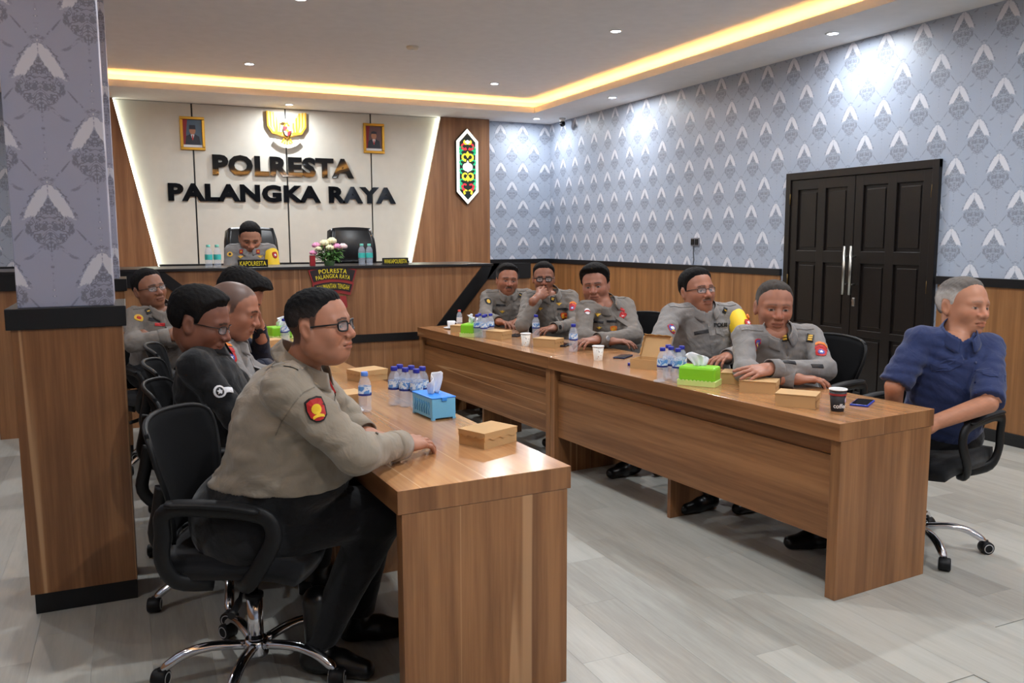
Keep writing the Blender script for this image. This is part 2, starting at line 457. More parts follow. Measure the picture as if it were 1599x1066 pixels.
# ------------------------------------------------------------------ pillars
def pillar(x0, x1, y0, y1, label):
    t = empty('pillar', ((x0+x1)/2, (y0+y1)/2, 0), label=label, category='pillar')
    hx, hy = (x1-x0)/2, (y1-y0)/2
    MB().box(-hx+.025, hx-.025, -hy+.025, hy-.025, 1.235, ZC, bev=.003).obj('shaft', [WP_P, WP_Q], t)
    for f_ in kids(t)[0].data.polygons: f_.material_index = 1 if abs(f_.normal.x) > .7 else 0
    zh = (1.153+.088)/2; zz = (1.153-.088)/2
    for sx in (-1, 1):
        MB().box(-.012, .012, -hy+.012, hy-.012, -zz, zz, bev=.001).obj('cladding_panel', WOOD_Z, t, (sx*(hx-.012), 0, zh))
    for sy in (-1, 1):
        MB().box(-hx, hx, -.009, .009, -zz, zz, bev=.001).obj('cladding_panel', WOOD_Z, t, (0, sy*(hy-.003), zh))
    MB().box(-hx-.016, hx+.016, -hy-.016, hy+.016, 1.153, 1.235, bev=.003).obj('cap_rail', BLACK, t)
    MB().box(-hx+.012, hx-.002, -hy+.012, hy-.012, 0, .088, bev=.002).obj('base', BLACK, t)
    return t
pillar(-.425, -.035, 3.73, 4.13, 'wallpapered pillar with wood clad base and black rail, nearest on the left')
pillar(-.40, -.032, 6.28, 6.68, 'second wallpapered pillar seen just behind the near one')

# ------------------------------------------------------------------ back feature wall
PY = YB-.03
fw_ = empty('feature_wall', (1.95, YB, 0), label='cream panelled feature wall between slanted lit wood panels', category='wall panelling')
xs = [-.32, .805, 1.927, 3.037, 4.15]
for a, b_ in zip(xs, xs[1:]):
    hw = (b_-a)/2-.009
    MB().box(-hw, hw, 0, .03, -1.32, 1.32, bev=.003).obj('cream_panel', PANEL, fw_, ((a+b_)/2-1.95, -.03, ZC-1.325))
MB().box(-2.3, 2.25, .0, .006, .5, ZC-.003).obj('joint_backing', BLACK, fw_, (0, -.008, 0))
m_strip = plain('cool white strip', (246, 255, 236), emit=BACK)
for nm, top, bot, xo, sg in (('left', -.065, .335, -.9, 1), ('right', 3.995, 3.55, 4.712, -1)):
    def xat(z): return bot+(top-bot)*(z-1.17)/(3.15-1.17)
    z0, z1 = .5, ZC-.004
    e0, e1 = xat(z0), xat(z1)
    MB().prism([(xo-1.95, z0), (e0-1.95, z0), (e1-1.95, z1), (xo-1.95, z1)], -.13, -.031).obj('slanted_wood_panel', WOOD_DAIS, fw_)
    # light strip on the panel's slanted edge, facing the cream panels
    MB().prism([(e0-1.95, z0), (e0+sg*.012-1.95, z0), (e1+sg*.012-1.95, z1), (e1-1.95, z1)], -.075, -.055).obj('edge_light', m_strip, fw_)
# big black letters
sg_ = empty('wall_sign', (1.92, PY, 2.25), label='big glossy black letters POLRESTA PALANGKA RAYA on the cream wall', category='sign')
m_gl = plain('gloss black acrylic', (6, 6, 8), .04, coat=.5, var=0)
for txt, x0, x1, z0, z1 in (('POLRESTA', 1.018, 2.79, 2.29, 2.545), ('PALANGKA RAYA', .49, 3.36, 1.965, 2.185)):
    v, f = text_raw(txt, bold=.05, depth=.1, spacing=1.08)
    v = fit(v, x0-1.92, x1-1.92, z0-2.25, z1-2.25)
    zn = (v[:, 2]-v[:, 2].min())/(v[:, 2].max()-v[:, 2].min())
    for isl in sorted(islands(len(v), f), key=lambda s_: min(v[i, 0] for q in s_ for i in q)):
        ids = sorted({i for q in isl for i in q}); mp = {a: k for k, a in enumerate(ids)}
        MB().add([(v[i, 0], -.004-.022*zn[i], v[i, 1]) for i in ids], [[mp[i] for i in q] for q in isl]).obj('letter', m_gl, sg_)
# golden eagle emblem
def arc_poly(pts, w0, w1):
    """strip polygon along pts with width w0 -> w1"""
    L_, R_ = [], []
    for i, p in enumerate(pts):
        a = pts[max(i-1, 0)]; b_ = pts[min(i+1, len(pts)-1)]
        d = math.hypot(b_[0]-a[0], b_[1]-a[1]) or 1; nx, nz = -(b_[1]-a[1])/d, (b_[0]-a[0])/d
        w_ = w0+(w1-w0)*i/(len(pts)-1)
        L_.append((p[0]+nx*w_/2, p[1]+nz*w_/2)); R_.append((p[0]-nx*w_/2, p[1]-nz*w_/2))
    return L_+R_[::-1]
em = empty('eagle_emblem', (1.935, PY, 2.87), label='golden eagle emblem with shield and ribbon above the wall letters', category='emblem')
G1 = plain('emblem gold', (222, 170, 56), .35, .35); G2 = plain('emblem pale gold', (240, 212, 130), .4, .2)
for sx in (-1, 1):
    wing = MB()
    for k in range(9):
        a0 = .05+k*.012; tipx = .085+k*.0195; tipz = .235-abs(k-7.5)*.004 if k > 3 else .10+k*.032
        pts = [(sx*(.03+k*.004), -.07+k*.004), (sx*(.07+tipx*.45), -.055+k*.003), (sx*(tipx*.95+.005), .05), (sx*tipx, tipz)]
        wing.prism(arc_poly(pts, .034, .016), -.03-.003*(k % 3)-.004*k/2, -.004, mi=k % 2)
    wing.obj('wing', [G1, G2], em)
    MB().prism(arc_poly([(sx*.025, -.09), (sx*.05, -.125), (sx*.07, -.15)], .03, .012), -.028, -.004).obj('leg', G1, em)
tl = MB()
for k in range(-3, 4): tl.prism(arc_poly([(k*.006, -.09), (k*.013, -.14), (k*.018, -.175+abs(k)*.006)], .014, .018), -.024-.002*(k % 2), -.004, mi=k % 2)
tl.obj('tail', [G1, G2], em)
MB().ball((0, -.03, .0), (.052, .03, .10)).obj('body', G1, em)
hd = MB().ball((-.012, -.038, .115), (.032, .028, .034)); hd.prism([(-.035, .125), (-.075, .105), (-.04, .098)], -.055, -.03); hd.obj('head', G2, em)
shp = [(-.05, .05), (.05, .05), (.052, -.01), (.03, -.06), (0, -.082), (-.03, -.06), (-.052, -.01)]
MB().prism(shp, -.07, -.04).obj('shield', plain('emblem black', (20, 18, 18), .5), em)
R_ = plain('emblem red', (176, 28, 34), .5)
for nm, poly, mt in (('shield_field', [(-.045, .045), (0, .045), (0, -.005), (-.046, -.005)], R_), ('shield_field', [(.0, .045), (.045, .045), (.046, -.005), (0, -.005)], WHITE),
                     ('shield_field', [(-.046, -.01), (0, -.01), (0, -.072), (-.027, -.055)], WHITE), ('shield_field', [(0, -.01), (.046, -.01), (.027, -.055), (0, -.072)], R_),
                     ('shield_boss', [(-.016, .012), (.016, .012), (.02, -.01), (0, -.026), (-.02, -.01)], G1)):
    MB().prism(poly, -.076 if 'boss' in nm else -.073, -.066).obj(nm, mt, em)
MB().prism(arc_poly([(-.165, -.115), (-.11, -.165), (-.05, -.19), (0, -.197), (.05, -.19), (.11, -.165), (.165, -.115)], .036, .036), -.052, -.03).obj('ribbon', WHITE, em)
# two framed portraits
SKIN_P = plain('printed skin tone', (172, 120, 92), .5); SUIT = plain('printed dark suit', (38, 40, 52), .5); SHIRT_P = plain('printed white', (222, 222, 226), .5)
def portrait(cx, cz, w_, h, label, bg, cap):
    t = empty('framed_portrait', (cx, PY, cz), label=label, category='portrait')
    fr = .034
    f = MB(); f.box(-w_/2, w_/2, -.03, 0, h/2-fr, h/2, bev=.006); f.box(-w_/2, w_/2, -.03, 0, -h/2, -h/2+fr, bev=.006)
    f.box(-w_/2, -w_/2+fr, -.03, 0, -h/2+fr, h/2-fr, bev=.006); f.box(w_/2-fr, w_/2, -.03, 0, -h/2+fr, h/2-fr, bev=.006)
    f.obj('frame', GOLD, t)
    iw, ih = w_/2-fr, h/2-fr
    MB().box(-iw, iw, -.012, -.004, -ih, ih).obj('print', plain(bg[0], bg[1], .4), t)
    MB().prism([(-iw, -ih+.03), (-iw, ih), (-iw+.055, ih), (-iw+.035, 0), (-iw+.05, -ih+.03)], -.0135, -.0115).obj('printed_flag', plain('printed red', (140, 34, 40), .5), t)
    MB().prism([(-iw+.02, -ih+.032), (-.075, -.035), (-.03, -.01), (.03, -.01), (.075, -.035), (iw-.02, -ih+.032)], -.0145, -.0125).obj('printed_suit', SUIT, t)
    MB().prism([(-.022, -.012), (.022, -.012), (0, -.085)], -.0155, -.013).obj('printed_shirt', SHIRT_P, t)
    MB().prism([(-.006, -.02), (.006, -.02), (.008, -.07), (0, -.082), (-.008, -.07)], -.0165, -.013).obj('printed_tie', R_, t)
    face = [(.036*math.cos(2*PI*k/16), .035+.048*math.sin(2*PI*k/16)) for k in range(16)]
    MB().prism(face, -.016, -.0125).obj('printed_face', SKIN_P, t)
    if cap: MB().prism([(-.038, .05), (.038, .05), (.034, .10), (-.034, .10)], -.0175, -.0125).obj('printed_cap', SUIT, t)
    else: MB().prism([(-.039, .045), (-.03, .06), (.03, .06), (.039, .045), (.036, .085), (0, .095), (-.036, .085)], -.0175, -.0125).obj('printed_hair', SUIT, t)
    MB().box(-iw, iw, -.0145, -.0115, -ih, -ih+.03).obj('caption_strip', SHIRT_P, t)
portrait(.803, 2.785, .285, .40, 'gold framed portrait of a person in cap and dark suit, left of the eagle', ('printed blue ground', (70, 92, 112)), True)
portrait(3.076, 2.825, .285, .39, 'gold framed portrait of a person in dark suit without cap, right of the eagle', ('printed brown ground', (96, 66, 66)), False)
# lit tribal shield on the right wood panel
sh = empty('shield_ornament', (4.355, YB-.131, 2.485), label='backlit white edged tribal shield ornament on the wood panel', category='ornament')
def hexa(w_, h, cut): return [(-w_, h-cut), (0, h), (w_, h-cut), (w_, -h+cut), (0, -h), (-w_, -h+cut)]
m_w = plain('backlit white edge', (250, 250, 240), emit=1.1)
MB().prism(hexa(.165, .52, .17), -.055, 0).obj('back_box', BLACK, sh)
MB().prism(hexa(.16, .512, .168), -.062, -.054).obj('white_border', m_w, sh)
MB().prism(hexa(.118, .455, .125), -.066, -.058).obj('dark_field', plain('shield dark field', (22, 40, 34), .4), sh)
m_g = plain('backlit green', (40, 190, 130), emit=.55); m_yl = plain('backlit yellow', (245, 226, 60), emit=.8); m_rd = plain('backlit red', (230, 50, 66), emit=.7)
cur = {'green_scroll': m_g, 'yellow_scroll': m_yl, 'red_scroll': m_rd, 'white_heart': m_w}
def curl(kind, cx, cz, r, a0, a1, w_, k=10):
    MB().prism(arc_poly([(cx+r*(1-.35*i/k)*math.cos(a0+(a1-a0)*i/k), cz+r*(1-.35*i/k)*math.sin(a0+(a1-a0)*i/k)) for i in range(k+1)], w_*1.5, w_*.8), -.071, -.065).obj(kind, cur[kind], sh)
for sx in (-1, 1):
    def A(a): return a if sx > 0 else PI-a
    for cz in (-.27, -.20, .20, .24, -.06, .06): curl('green_scroll', sx*.085, cz, .034, A(-1.6), A(2.6), .018)
    for cz in (.13, -.13): curl('yellow_scroll', sx*.035, cz, .05, A(-1.8), A(2.4), .022)
    curl('yellow_scroll', sx*.03, -.345, .03, A(-1.2), A(2.6), .02); curl('yellow_scroll', sx*.03, .335, .03, A(-2.6), A(1.2), .02)
    curl('red_scroll', sx*.05, .275, .045, A(-2.4), A(1.6), .024); curl('red_scroll', sx*.045, -.275, .045, A(-1.6), A(2.4), .024)
    curl('white_heart', sx*.018, 0, .045, A(-2.0), A(2.0), .03)
for cz in (.16, -.16): MB().prism([(-.03, cz), (0, cz+.05), (.03, cz), (0, cz-.05)], -.071, -.065).obj('yellow_scroll', m_yl, sh)
MB().prism([(-.04, 0), (0, .085), (.04, 0), (0, -.085)], -.072, -.065).obj('white_heart', m_w, sh)
MB().prism([(-.045, .335), (0, .36), (.045, .335), (0, .30)], -.0715, -.065).obj('white_heart', m_w, sh)

# ------------------------------------------------------------------ dais with its long desk
YD, ZT = 7.27, 1.265
da = empty('dais_desk', (1.55, YD, 0), label='long wood clad dais desk with black stepped band', category='desk')
dx0, dx1 = -.95-1.55, 3.49-1.55
MB().box(dx0, dx1, 0, .06, .0, ZT-.022).obj('front_board', WOOD_DAIS, da)
seams = [dx0+.02, -1.29, -.35, .6, 1.02]
MB().box(dx0, 3.10-1.55, -.022, .72, ZT-.024, ZT, bev=.003).obj('desk_top', plain('dark desk top', (30, 28, 30), .3), da)
MB().box(dx1-.04, dx1, .06, .7, 0, ZT-.024).obj('end_board', WOOD_DAIS, da)
band = MB()
def bandpoly(p): band.prism([(x-1.55, z) for x, z in p], -.016, 0)
bandpoly([(3.10, ZT), (3.49, ZT), (3.49, 1.12), (3.10-.06, 1.12)])
bandpoly([(2.555, .66), (2.70, .66), (3.13, 1.12), (3.04, ZT), (3.10, ZT+.001)] if 0 else [(2.50, .66), (2.655, .66), (3.17, ZT), (3.015, ZT)])
bandpoly([(.95, .66), (2.58, .66), (2.50, .59), (1.0, .59)]); bandpoly([(2.49, .59), (2.64, .59), (2.66, .665), (2.47, .665)])
bandpoly([(-.95, ZT), (.16, ZT), (.22, 1.12), (-.95, 1.12)]); bandpoly([(.10, ZT), (.23, ZT), (1.03, .59), (.90, .59)])
band.obj('black_band', BLACK, da)
st = MB().box(-.95-1.55, dx1-.05, .07, YB-YD-.14, 0, .42); st.obj('platform', WOOD_DAIS, da)
for px_ in (-.62, .55): pass
# hanging plaque
pq = empty('desk_plaque', (1.60, YD-.002, 1.215), label='red edged plaque with yellow letters hung on the dais desk front', category='plaque')
def fanpoly(r0, r1, a, cz, n=12):
    top = [(r1*math.sin(-a+2*a*i/n), cz+r1*math.cos(-a+2*a*i/n)) for i in range(n+1)]
    bot = [(r0*math.sin(-a+2*a*i/n), cz+r0*math.cos(-a+2*a*i/n)) for i in range(n+1)]
    return top+bot[::-1]
RED = plain('plaque red', (150, 44, 46), .5); DK = plain('plaque dark', (34, 24, 28), .5); YEL = plain('yellow lettering', (226, 206, 40), .5, var=0)
MB().prism(fanpoly(.555, .68, .315, -.63), -.014, -.002).obj('upper_scroll', RED, pq)
MB().prism(fanpoly(.570, .668, .297, -.63), -.018, -.012).obj('upper_field', DK, pq)
MB().prism(fanpoly(.450, .560, .33, -.63), -.0145, -.003).obj('lower_scroll', RED, pq)
MB().prism(fanpoly(.475, .545, .31, -.63), -.0185, -.012).obj('lower_field', DK, pq)
MB().prism([(-.11, -.21), (.11, -.21), (.12, -.30), (.06, -.40), (0, -.43), (-.06, -.40), (-.12, -.30)], -.013, -.002).obj('crest', RED, pq)
MB().prism([(-.05, -.24), (0, -.215), (.05, -.24), (.055, -.31), (0, -.37), (-.055, -.31)], -.018, -.010).obj('crest_star', YEL, pq)
def arctext(txt, r, h, a, cz, y, parent, name, mt):
    v, f = text_raw(txt, bold=.01, spacing=1.1)
    v = fit(v, -a, a, 0, h)
    MB().add([((r+p[1])*math.sin(p[0]), y, cz+(r+p[1])*math.cos(p[0])) for p in v], f).obj(name, mt, parent)
arctext('POLRESTA', .623, .038, .19, -.63, -.0195, pq, 'lettering', YEL)
arctext('PALANGKA RAYA', .577, .037, .25, -.63, -.0195, pq, 'lettering', YEL)
arctext('KALIMANTAN TENGAH', .489, .042, .27, -.63, -.0195, pq, 'lettering', YEL)
# name plates
def nameplate(x0, x1, y, txt, label, rz=0):
    t = empty('name_plate', ((x0+x1)/2, y, ZT), rz, label=label, category='name plate')
    w_ = x1-x0
    MB().prism([(-w_/2, 0), (w_/2, 0), (w_/2, .062), (-w_/2, .062)], -.006, .006).obj('plate', plain('black plate', (16, 16, 16), .4), t)
    MB().box(-w_/2, w_/2, 0, .05, 0, .006).obj('foot', BLACK, t)
    v, f = text_raw(txt, bold=.012); v = fit(v, -w_/2+.014, w_/2-.014, .012, .05)
    MB().add([(p[0], -.0068, p[1]) for p in v], f).obj('lettering', YEL, t)
nameplate(.835, 1.075, 7.36, 'KAPOLRESTA', 'black name plate reading KAPOLRESTA before the seated officer on the dais', -.12)
nameplate(2.07, 2.31, 7.36, 'WAKAPOLRESTA', 'black name plate reading WAKAPOLRESTA before the empty dais chair', .0)

# ------------------------------------------------------------------ double door
dr = empty('door_1', (XW, (DY0+DY1)/2, 0)); dr['kind'] = 'structure'
hy = (DY1-DY0)/2
fm = MB(); fm.box(-.035, .10, -hy, -hy+.06, 0, DZ, bev=.003); fm.box(-.035, .10, hy-.06, hy, 0, DZ, bev=.003); fm.box(-.0345, .10, -hy, hy, DZ-.065, DZ, bev=.003)
fm.obj('door_frame', DOOR, dr)
for sy in (-1, 1):
    y0, y1 = (.003, hy-.062) if sy > 0 else (-hy+.062, -.003)
    lf = MB(); stw = .085
    zs = [.02, .16, .62, .70, 1.28, 1.37, 1.93, 2.022]
    mid = (y0+y1)/2
    for a, b_ in ((y0, y0+stw), (mid-.045, mid+.045), (y1-stw, y1)): lf.box(-.02, .022, a, b_, .012, DZ-.068, bev=.004)
    for a, b_ in ((.012, .16), (.64, .70), (1.27, 1.375), (1.93, DZ-.068)): lf.box(-.0195, .0215, y0, y1, a, b_, bev=.004)
    leaf = lf.obj('door_leaf', DOOR, dr)
    for a, b_ in ((y0+stw, mid-.045), (mid+.045, y1-stw)):
        for c, d in ((.16, .64), (.70, 1.27), (1.375, 1.93)):
            MB().box(.0, .012, a-.003, b_+.003, c-.003, d+.003).box(-.008, .002, a+.03, b_-.03, c+.03, d-.03, bev=.004).obj('door_panel', DOOR, leaf)
    ph = MB(); yy = sy*.036
    ph.tube([(-.075, yy, 1.0), (-.075, yy, 1.42)], .013, 12)
    for z in (1.09, 1.33): ph.tube([(-.02, yy, z), (-.075, yy, z)], .008, 10)
    ph.obj('pull_handle', STEEL, leaf)
    if sy < 0: MB().box(-.026, -.018, -.052, -.02, .90, .975, bev=.006).lathe([(.012, 0), (.012, .01)], 12, M=Matrix.Translation((-.024, -.036, .95)) @ Matrix.Rotation(-PI/2, 4, 'Y')).obj('lock', STEEL, leaf)
    for z in (.35, 1.1, 1.85): MB().tube([(-.03, sy*(hy-.058), z-.05), (-.03, sy*(hy-.058), z+.05)], .006, 8).obj('hinge', plain('dark brass', (92, 72, 36), .4, .7), leaf)
# wall socket
t = empty('wall_socket', (XW, 7.71, 1.45), label='double dark socket plate on the wallpaper left of the door', category='socket')
MB().box(-.012, 0, -.075, .075, -.045, .045, bev=.004).obj('plate', plain('grey socket plate', (120, 120, 128), .4), t)
for s_ in (-1, 1): MB().box(-.02, -.01, s_*.036-.028, s_*.036+.028, -.032, .032, bev=.003).obj('outlet', BLACK_PLASTIC, t)
MB().tube([(-.008, .02, -.04), (-.012, .022, -.12), (-.006, .018, -.2), (-.012, .024, -.255)], .004, 6).obj('cable', BLACK_PLASTIC, t)

# ------------------------------------------------------------------ conference tables
LO, LA = (.6933, 2.3601), .0475
RO, RA = (2.5749, 2.4819), .0828
def onL(x, y): return (LO[0]+x*math.cos(LA)-y*math.sin(LA), LO[1]+x*math.sin(LA)+y*math.cos(LA))
def onR(x, y): return (RO[0]+x*math.cos(RA)-y*math.sin(RA), RO[1]+x*math.sin(RA)+y*math.cos(RA))
def table(on, ang, y0, ln, side, label):
    """side: x of the aisle edge (modesty panel side): 0 for the right table, 1 for the left"""
    W_ = .604; px, py = on(0, y0)
    t = empty('conference_table', (px, py, 0), ang, label=label, category='table')
    MB().box(0, W_, .0, ln, .675, .75, bev=.002).obj('table_top', WOOD_TOP_LIT if 0 else [WOOD_Y, WOOD_TOP_LIT], t)
    top = kids(t)[-1] if False else None
    for y in (.0015, ln-.052): 
        MB().box(-W_/2+.013, W_/2-.013, -.025, .025, 0, .6745, bev=.0015).obj('end_panel', WOOD_Z, t, (W_/2, y+.025, 0))
    x = .05 if side == 0 else W_-.05
    MB().box(-.009, .009, .052, ln-.053, .24, .6).obj('modesty_panel', WOOD_Y, t, (x, 0, 0))
    MB().box(-.012, .006, .052, ln-.053, .6015, .674).obj('top_rail', WOOD_Y, t, (x+(.016 if side == 0 else -.016), 0, 0))
    xs_ = (.20, .45)
    MB().box(xs_[0]-.10, xs_[1]-.02, -.012, .012, 0, .674).obj('middle_support', WOOD_Z, t, (0, ln*.52, 0))
    return t
for a in ((onR, RA, 0, 2.237, 0, 'near right wooden conference table with full end panel facing the viewer'), (onR, RA, 2.239, 2.125, 0, 'far right wooden conference table close to the dais'),
          (onL, LA, 0, 2.3, 1, 'near left wooden conference table, the closest to the viewer'), (onL, LA, 2.302, 2.3, 1, 'far left wooden conference table close to the dais')):
    t = table(*a)
# upper side of every table top gets the laminate with light painted in
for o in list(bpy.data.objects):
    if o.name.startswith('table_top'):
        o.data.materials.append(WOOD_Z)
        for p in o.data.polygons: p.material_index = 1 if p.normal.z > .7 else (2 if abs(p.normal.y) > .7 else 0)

# ------------------------------------------------------------------ things on the tables
def snack_box(name='snack_box', open_=False, front=True):
    t = empty(name)
    a, b_, h = .085, .065, .058
    base = MB()
    base.box(-a, a, -b_, -b_+.003, 0, h-.004).box(-a, a, b_-.003, b_, 0, h-.004).box(-a, -a+.003, -b_+.003, b_-.003, 0, h-.004).box(a-.003, a, -b_+.003, b_-.003, 0, h-.004).box(-a+.003, a-.003, -b_+.003, b_-.003, 0, .003)
    base.obj('tray', KRAFT, t)
    lid = MB(); e = .003
    lid.box(-a-e, a+e, -b_-e, b_+e, 0, .003)
    def flap(axis, s_, ln, wave):
        n = 18; top, bot = [], []
        for i in range(n+1):
            u = -ln+2*ln*i/n
            d = .018+.0045*math.sin(u/ln*PI*3.5)+(.006 if wave else 0)
            top.append((u, 0)); bot.append((u, -d))
        poly = top+bot[::-1]
        if axis == 0: lid.prism(poly, s_*(b_+e), s_*(b_+e-.0022))
        else: lid.prism(poly, s_*(a+e), s_*(a+e-.0022), M=Matrix.Rotation(-PI/2, 4, 'Z') @ Matrix.Scale(1, 4))
    if front: flap(0, -1, a, True)
    flap(1, 1, b_, not front); flap(1, -1, b_, not front)
    lo = lid.obj('lid', KRAFT, t)
    if open_: lo.matrix_local = Matrix.Translation((0, b_, h-.004)) @ Matrix.Rotation(math.radians(-118), 4, 'X') @ Matrix.Translation((0, -b_, 0))
    else: lo.location = (0, 0, h-.003)
    return t
proto_box = {onL: snack_box(), onR: snack_box(front=False)}
first = {onL, onR}
def put_box(on, x, y, rot, label, ang):
    o = proto_box[on] if on in first else tree_copy(proto_box[on])
    first.discard(on)
    px, py = on(x, y); o.location = (px, py, .7502); o.rotation_euler = (0, 0, ang+rot)
    o['label'] = label; o['category'] = 'box'; o['group'] = 'kraft snack boxes on the tables'
    return o
put_box(onL, .500, .42, .35, 'closed kraft snack box alone near the front end of the left table', LA)
put_box(onL, .535, 1.99, .25, 'closed kraft snack box behind the blue bottle pack on the left table', LA)
put_box(onL, .225, 1.36, .15, 'closed kraft snack box beside the single bottle before the officer in front', LA)
put_box(onL, .335, 3.60, .25, 'kraft snack box on the far left table, nearer of the two', LA)
put_box(onL, .36, 4.25, .1, 'kraft snack box at the very far end of the left table', LA)
put_box(onR, .155, .36, -1.0, 'closed kraft snack box next to the black coffee cup on the right table', RA)
put_box(onR, .265, .70, -.95, 'closed kraft snack box right next to the near green tissue box', RA)
put_box(onR, .36, .93, -.9, 'kraft snack box half hidden behind the near green tissue box', RA)
put_box(onR, .285, 2.70, -1.05, 'kraft snack box before the man resting his chin on his hand', RA)
put_box(onR, .21, 3.31, -1.1, 'kraft snack box next to the far bottle group on the right table', RA)
put_box(onR, .165, 3.80, -1.0, 'kraft snack box beside the white cup at the far end of the right table', RA)
ob = snack_box(open_=True); px, py = onR(.27, 1.57); ob.location = (px, py, .7502); ob.rotation_euler = (0, 0, RA-1.15)
ob['label'] = 'open kraft snack box with raised lid on the right table'; ob['category'] = 'box'; ob['group'] = 'kraft snack boxes on the tables'
# bottles
def label_mat(name, a, b2):
    m, nt, b = newmat(name); _, v = coords(nt)
    nt.links.new(mix(nt, noise(nt, v, 60, 2).step(.46, .56), lin(*a), lin(*b2)).o, b.inputs['Base Color']); b.inputs['Roughness'].default_value = .3
    return m
m_pet = plain('clear bottle water', (224, 232, 246), .06, var=0, spec=.8); m_pet.node_tree.nodes['Principled BSDF'].inputs['Alpha'].default_value = .27
m_lab = label_mat('blue printed label', (96, 150, 214), (222, 232, 244)); m_lab2 = plain('teal printed label', (70, 190, 182), .35, var=.2)
m_cap = plain('dark blue cap', (36, 44, 150), .4); m_cap2 = plain('sky blue cap', (92, 140, 226), .4); m_cap3 = plain('teal cap', (120, 205, 190), .4); m_cap4 = plain('red cap', (214, 84, 72), .4)
m_navy = plain('navy label band', (38, 52, 128), .35)
BP = [(.024, 0), (.0275, .003), (.0285, .012), (.0265, .03), (.0285, .05), (.0275, .085), (.0275, .112), (.0265, .125), (.020, .142), (.0135, .152), (.0125, .158)]
def bottle_proto(cap, lab, zl=(.072, .112), band=True):
    t = empty('water_bottle')
    MB().lathe(BP, 18).obj('bottle_body', m_pet, t)
    lb = MB().lathe([(.0290, zl[0]), (.0288, (zl[0]+zl[1])/2), (.0284, zl[1])], 18, cap=False)
    if band: lb.lathe([(.0293, zl[0]), (.0293, zl[0]+.009)], 18, cap=False, mi=1)
    lb.obj('label_band', [lab, m_navy], t)
    MB().lathe([(.0148, .156), (.0152, .158), (.0152, .172), (.0135, .1745)], 18).obj('cap', cap, t)
    return t
protos = {k: bottle_proto(*v) for k, v in dict(dark=(m_cap, m_lab), sky=(m_cap2, m_lab), teal=(m_cap3, m_lab2, (.06, .10), False), red=(m_cap4, plain('pale label', (222, 216, 216), .4), (.05, .10), False)).items()}
used = set()
def put_bottle(kind, pos, label, group=None, s=1.0):
    o = protos[kind] if kind not in used else tree_copy(protos[kind])
    used.add(kind)
    o.location = pos; o.rotation_euler = (0, 0, random.random()*6); o.scale = (s, s, s)
    o['label'] = label; o['category'] = 'bottle'
    if group: o['group'] = group
    elif 'group' in o: del o['group']
def P(on, x, y, z=.7502): return (*on(x, y), z)
put_bottle('sky', P(onL, .272, 1.185), 'single water bottle with sky blue cap standing alone on the left table')
for (x, y), w_ in zip(((.435, 1.265), (.468, 1.21), (.50, 1.155), (.48, 1.315), (.515, 1.26), (.548, 1.205)), ('left bottle in the front row', 'middle bottle in the front row', 'right bottle in the front row', 'left bottle in the back row', 'middle bottle in the back row', 'right bottle in the back row')):
    put_bottle('dark', P(onL, x, y), w_+' of the six bottle pack by the blue tissue box', 'bottle pack behind the blue tissue box')
for (x, y), w_ in zip(((.06, 1.19), (.125, 1.20), (.105, 1.12), (.16, 1.265), (.19, 1.19)), ('leftmost bottle', 'third bottle from the left', 'fourth bottle from the left', 'second bottle from the left', 'rightmost bottle')):
    put_bottle('dark', P(onR, x, y), w_+' of the five bottles left of the near green tissue box', 'bottles beside the near green tissue box')
for (x, y), w_ in zip(((.10, 3.43), (.12, 3.36), (.165, 3.42), (.225, 3.45), (.155, 3.50)), ('leftmost bottle', 'third bottle from the left', 'fourth bottle from the left', 'rightmost bottle', 'second bottle from the left')):
    put_bottle('dark', P(onR, x, y), w_+' of the five bottles by the far green tissue box', 'bottles beside the far green tissue box')
put_bottle('dark', P(onR, .285, 2.385), 'lone water bottle before the officer with crossed hands on the right table', s=1.05)
put_bottle('dark', P(onR, .47, 3.18), 'lone water bottle before the officer holding his chin')
put_bottle('red', P(onR, .30, 4.16), 'small clear bottle with red cap at the far end of the right table', s=.85)
for (x, y), w_ in (((.50, 3.86), 'nearer'), ((.53, 3.94), 'farther')): put_bottle('dark', P(onL, x, y), w_+' of two water bottles on the far left table by the green box', 'bottles at the far end of the left table')
for x, w_ in ((.61, 'left'), (.678, 'right')): put_bottle('teal', (x, 7.42, ZT), w_+' one of two teal labelled bottles beside the seated officer on the dais', 'dais bottles left of the officer', 1.08)
for x, w_ in ((1.90, 'left'), (1.968, 'right')): put_bottle('teal', (x, 7.42, ZT), w_+' one of two teal labelled bottles before the empty dais chair', 'dais bottles by the empty chair', 1.08)

def tuft(h, w_, seed, n=9):
    """pulled up tissue: a twisted folded sheet with thickness"""
    rnd = random.Random(seed); mb = MB(); vs = []; rows = 8
    for j in range(rows+1):
        v = j/rows
        for i in range(n+1):
            u = i/n-.5
            wd = w_*(.45+.75*v-.35*max(0, v-.75)*2)
            x = u*wd+.02*v*v; y = .014*math.sin(u*9+v*2.5)*(.4+v)+.008*math.sin(u*17+seed); z = h*v*(1-.28*abs(u-.15)*2*v)
            vs.append((x, y, z))
    fs = [(j*(n+1)+i, j*(n+1)+i+1, (j+1)*(n+1)+i+1, (j+1)*(n+1)+i) for j in range(rows) for i in range(n)]
    k = len(vs); vs2 = vs+[(x, y+.002, z) for x, y, z in vs]
    fs2 = fs+[tuple(k+a for a in f[::-1]) for f in fs]
    edge = [i for i in range(n+1)]+[(j+1)*(n+1)-1 for j in range(1, rows+1)]+[rows*(n+1)+i for i in range(n-1, -1, -1)]+[j*(n+1) for j in range(rows-1, 0, -1)]
    fs2 += [(a, b_, k+b_, k+a) for a, b_ in zip(edge, edge[1:]+edge[:1])]
    return mb.add(vs2, fs2, 0, True)
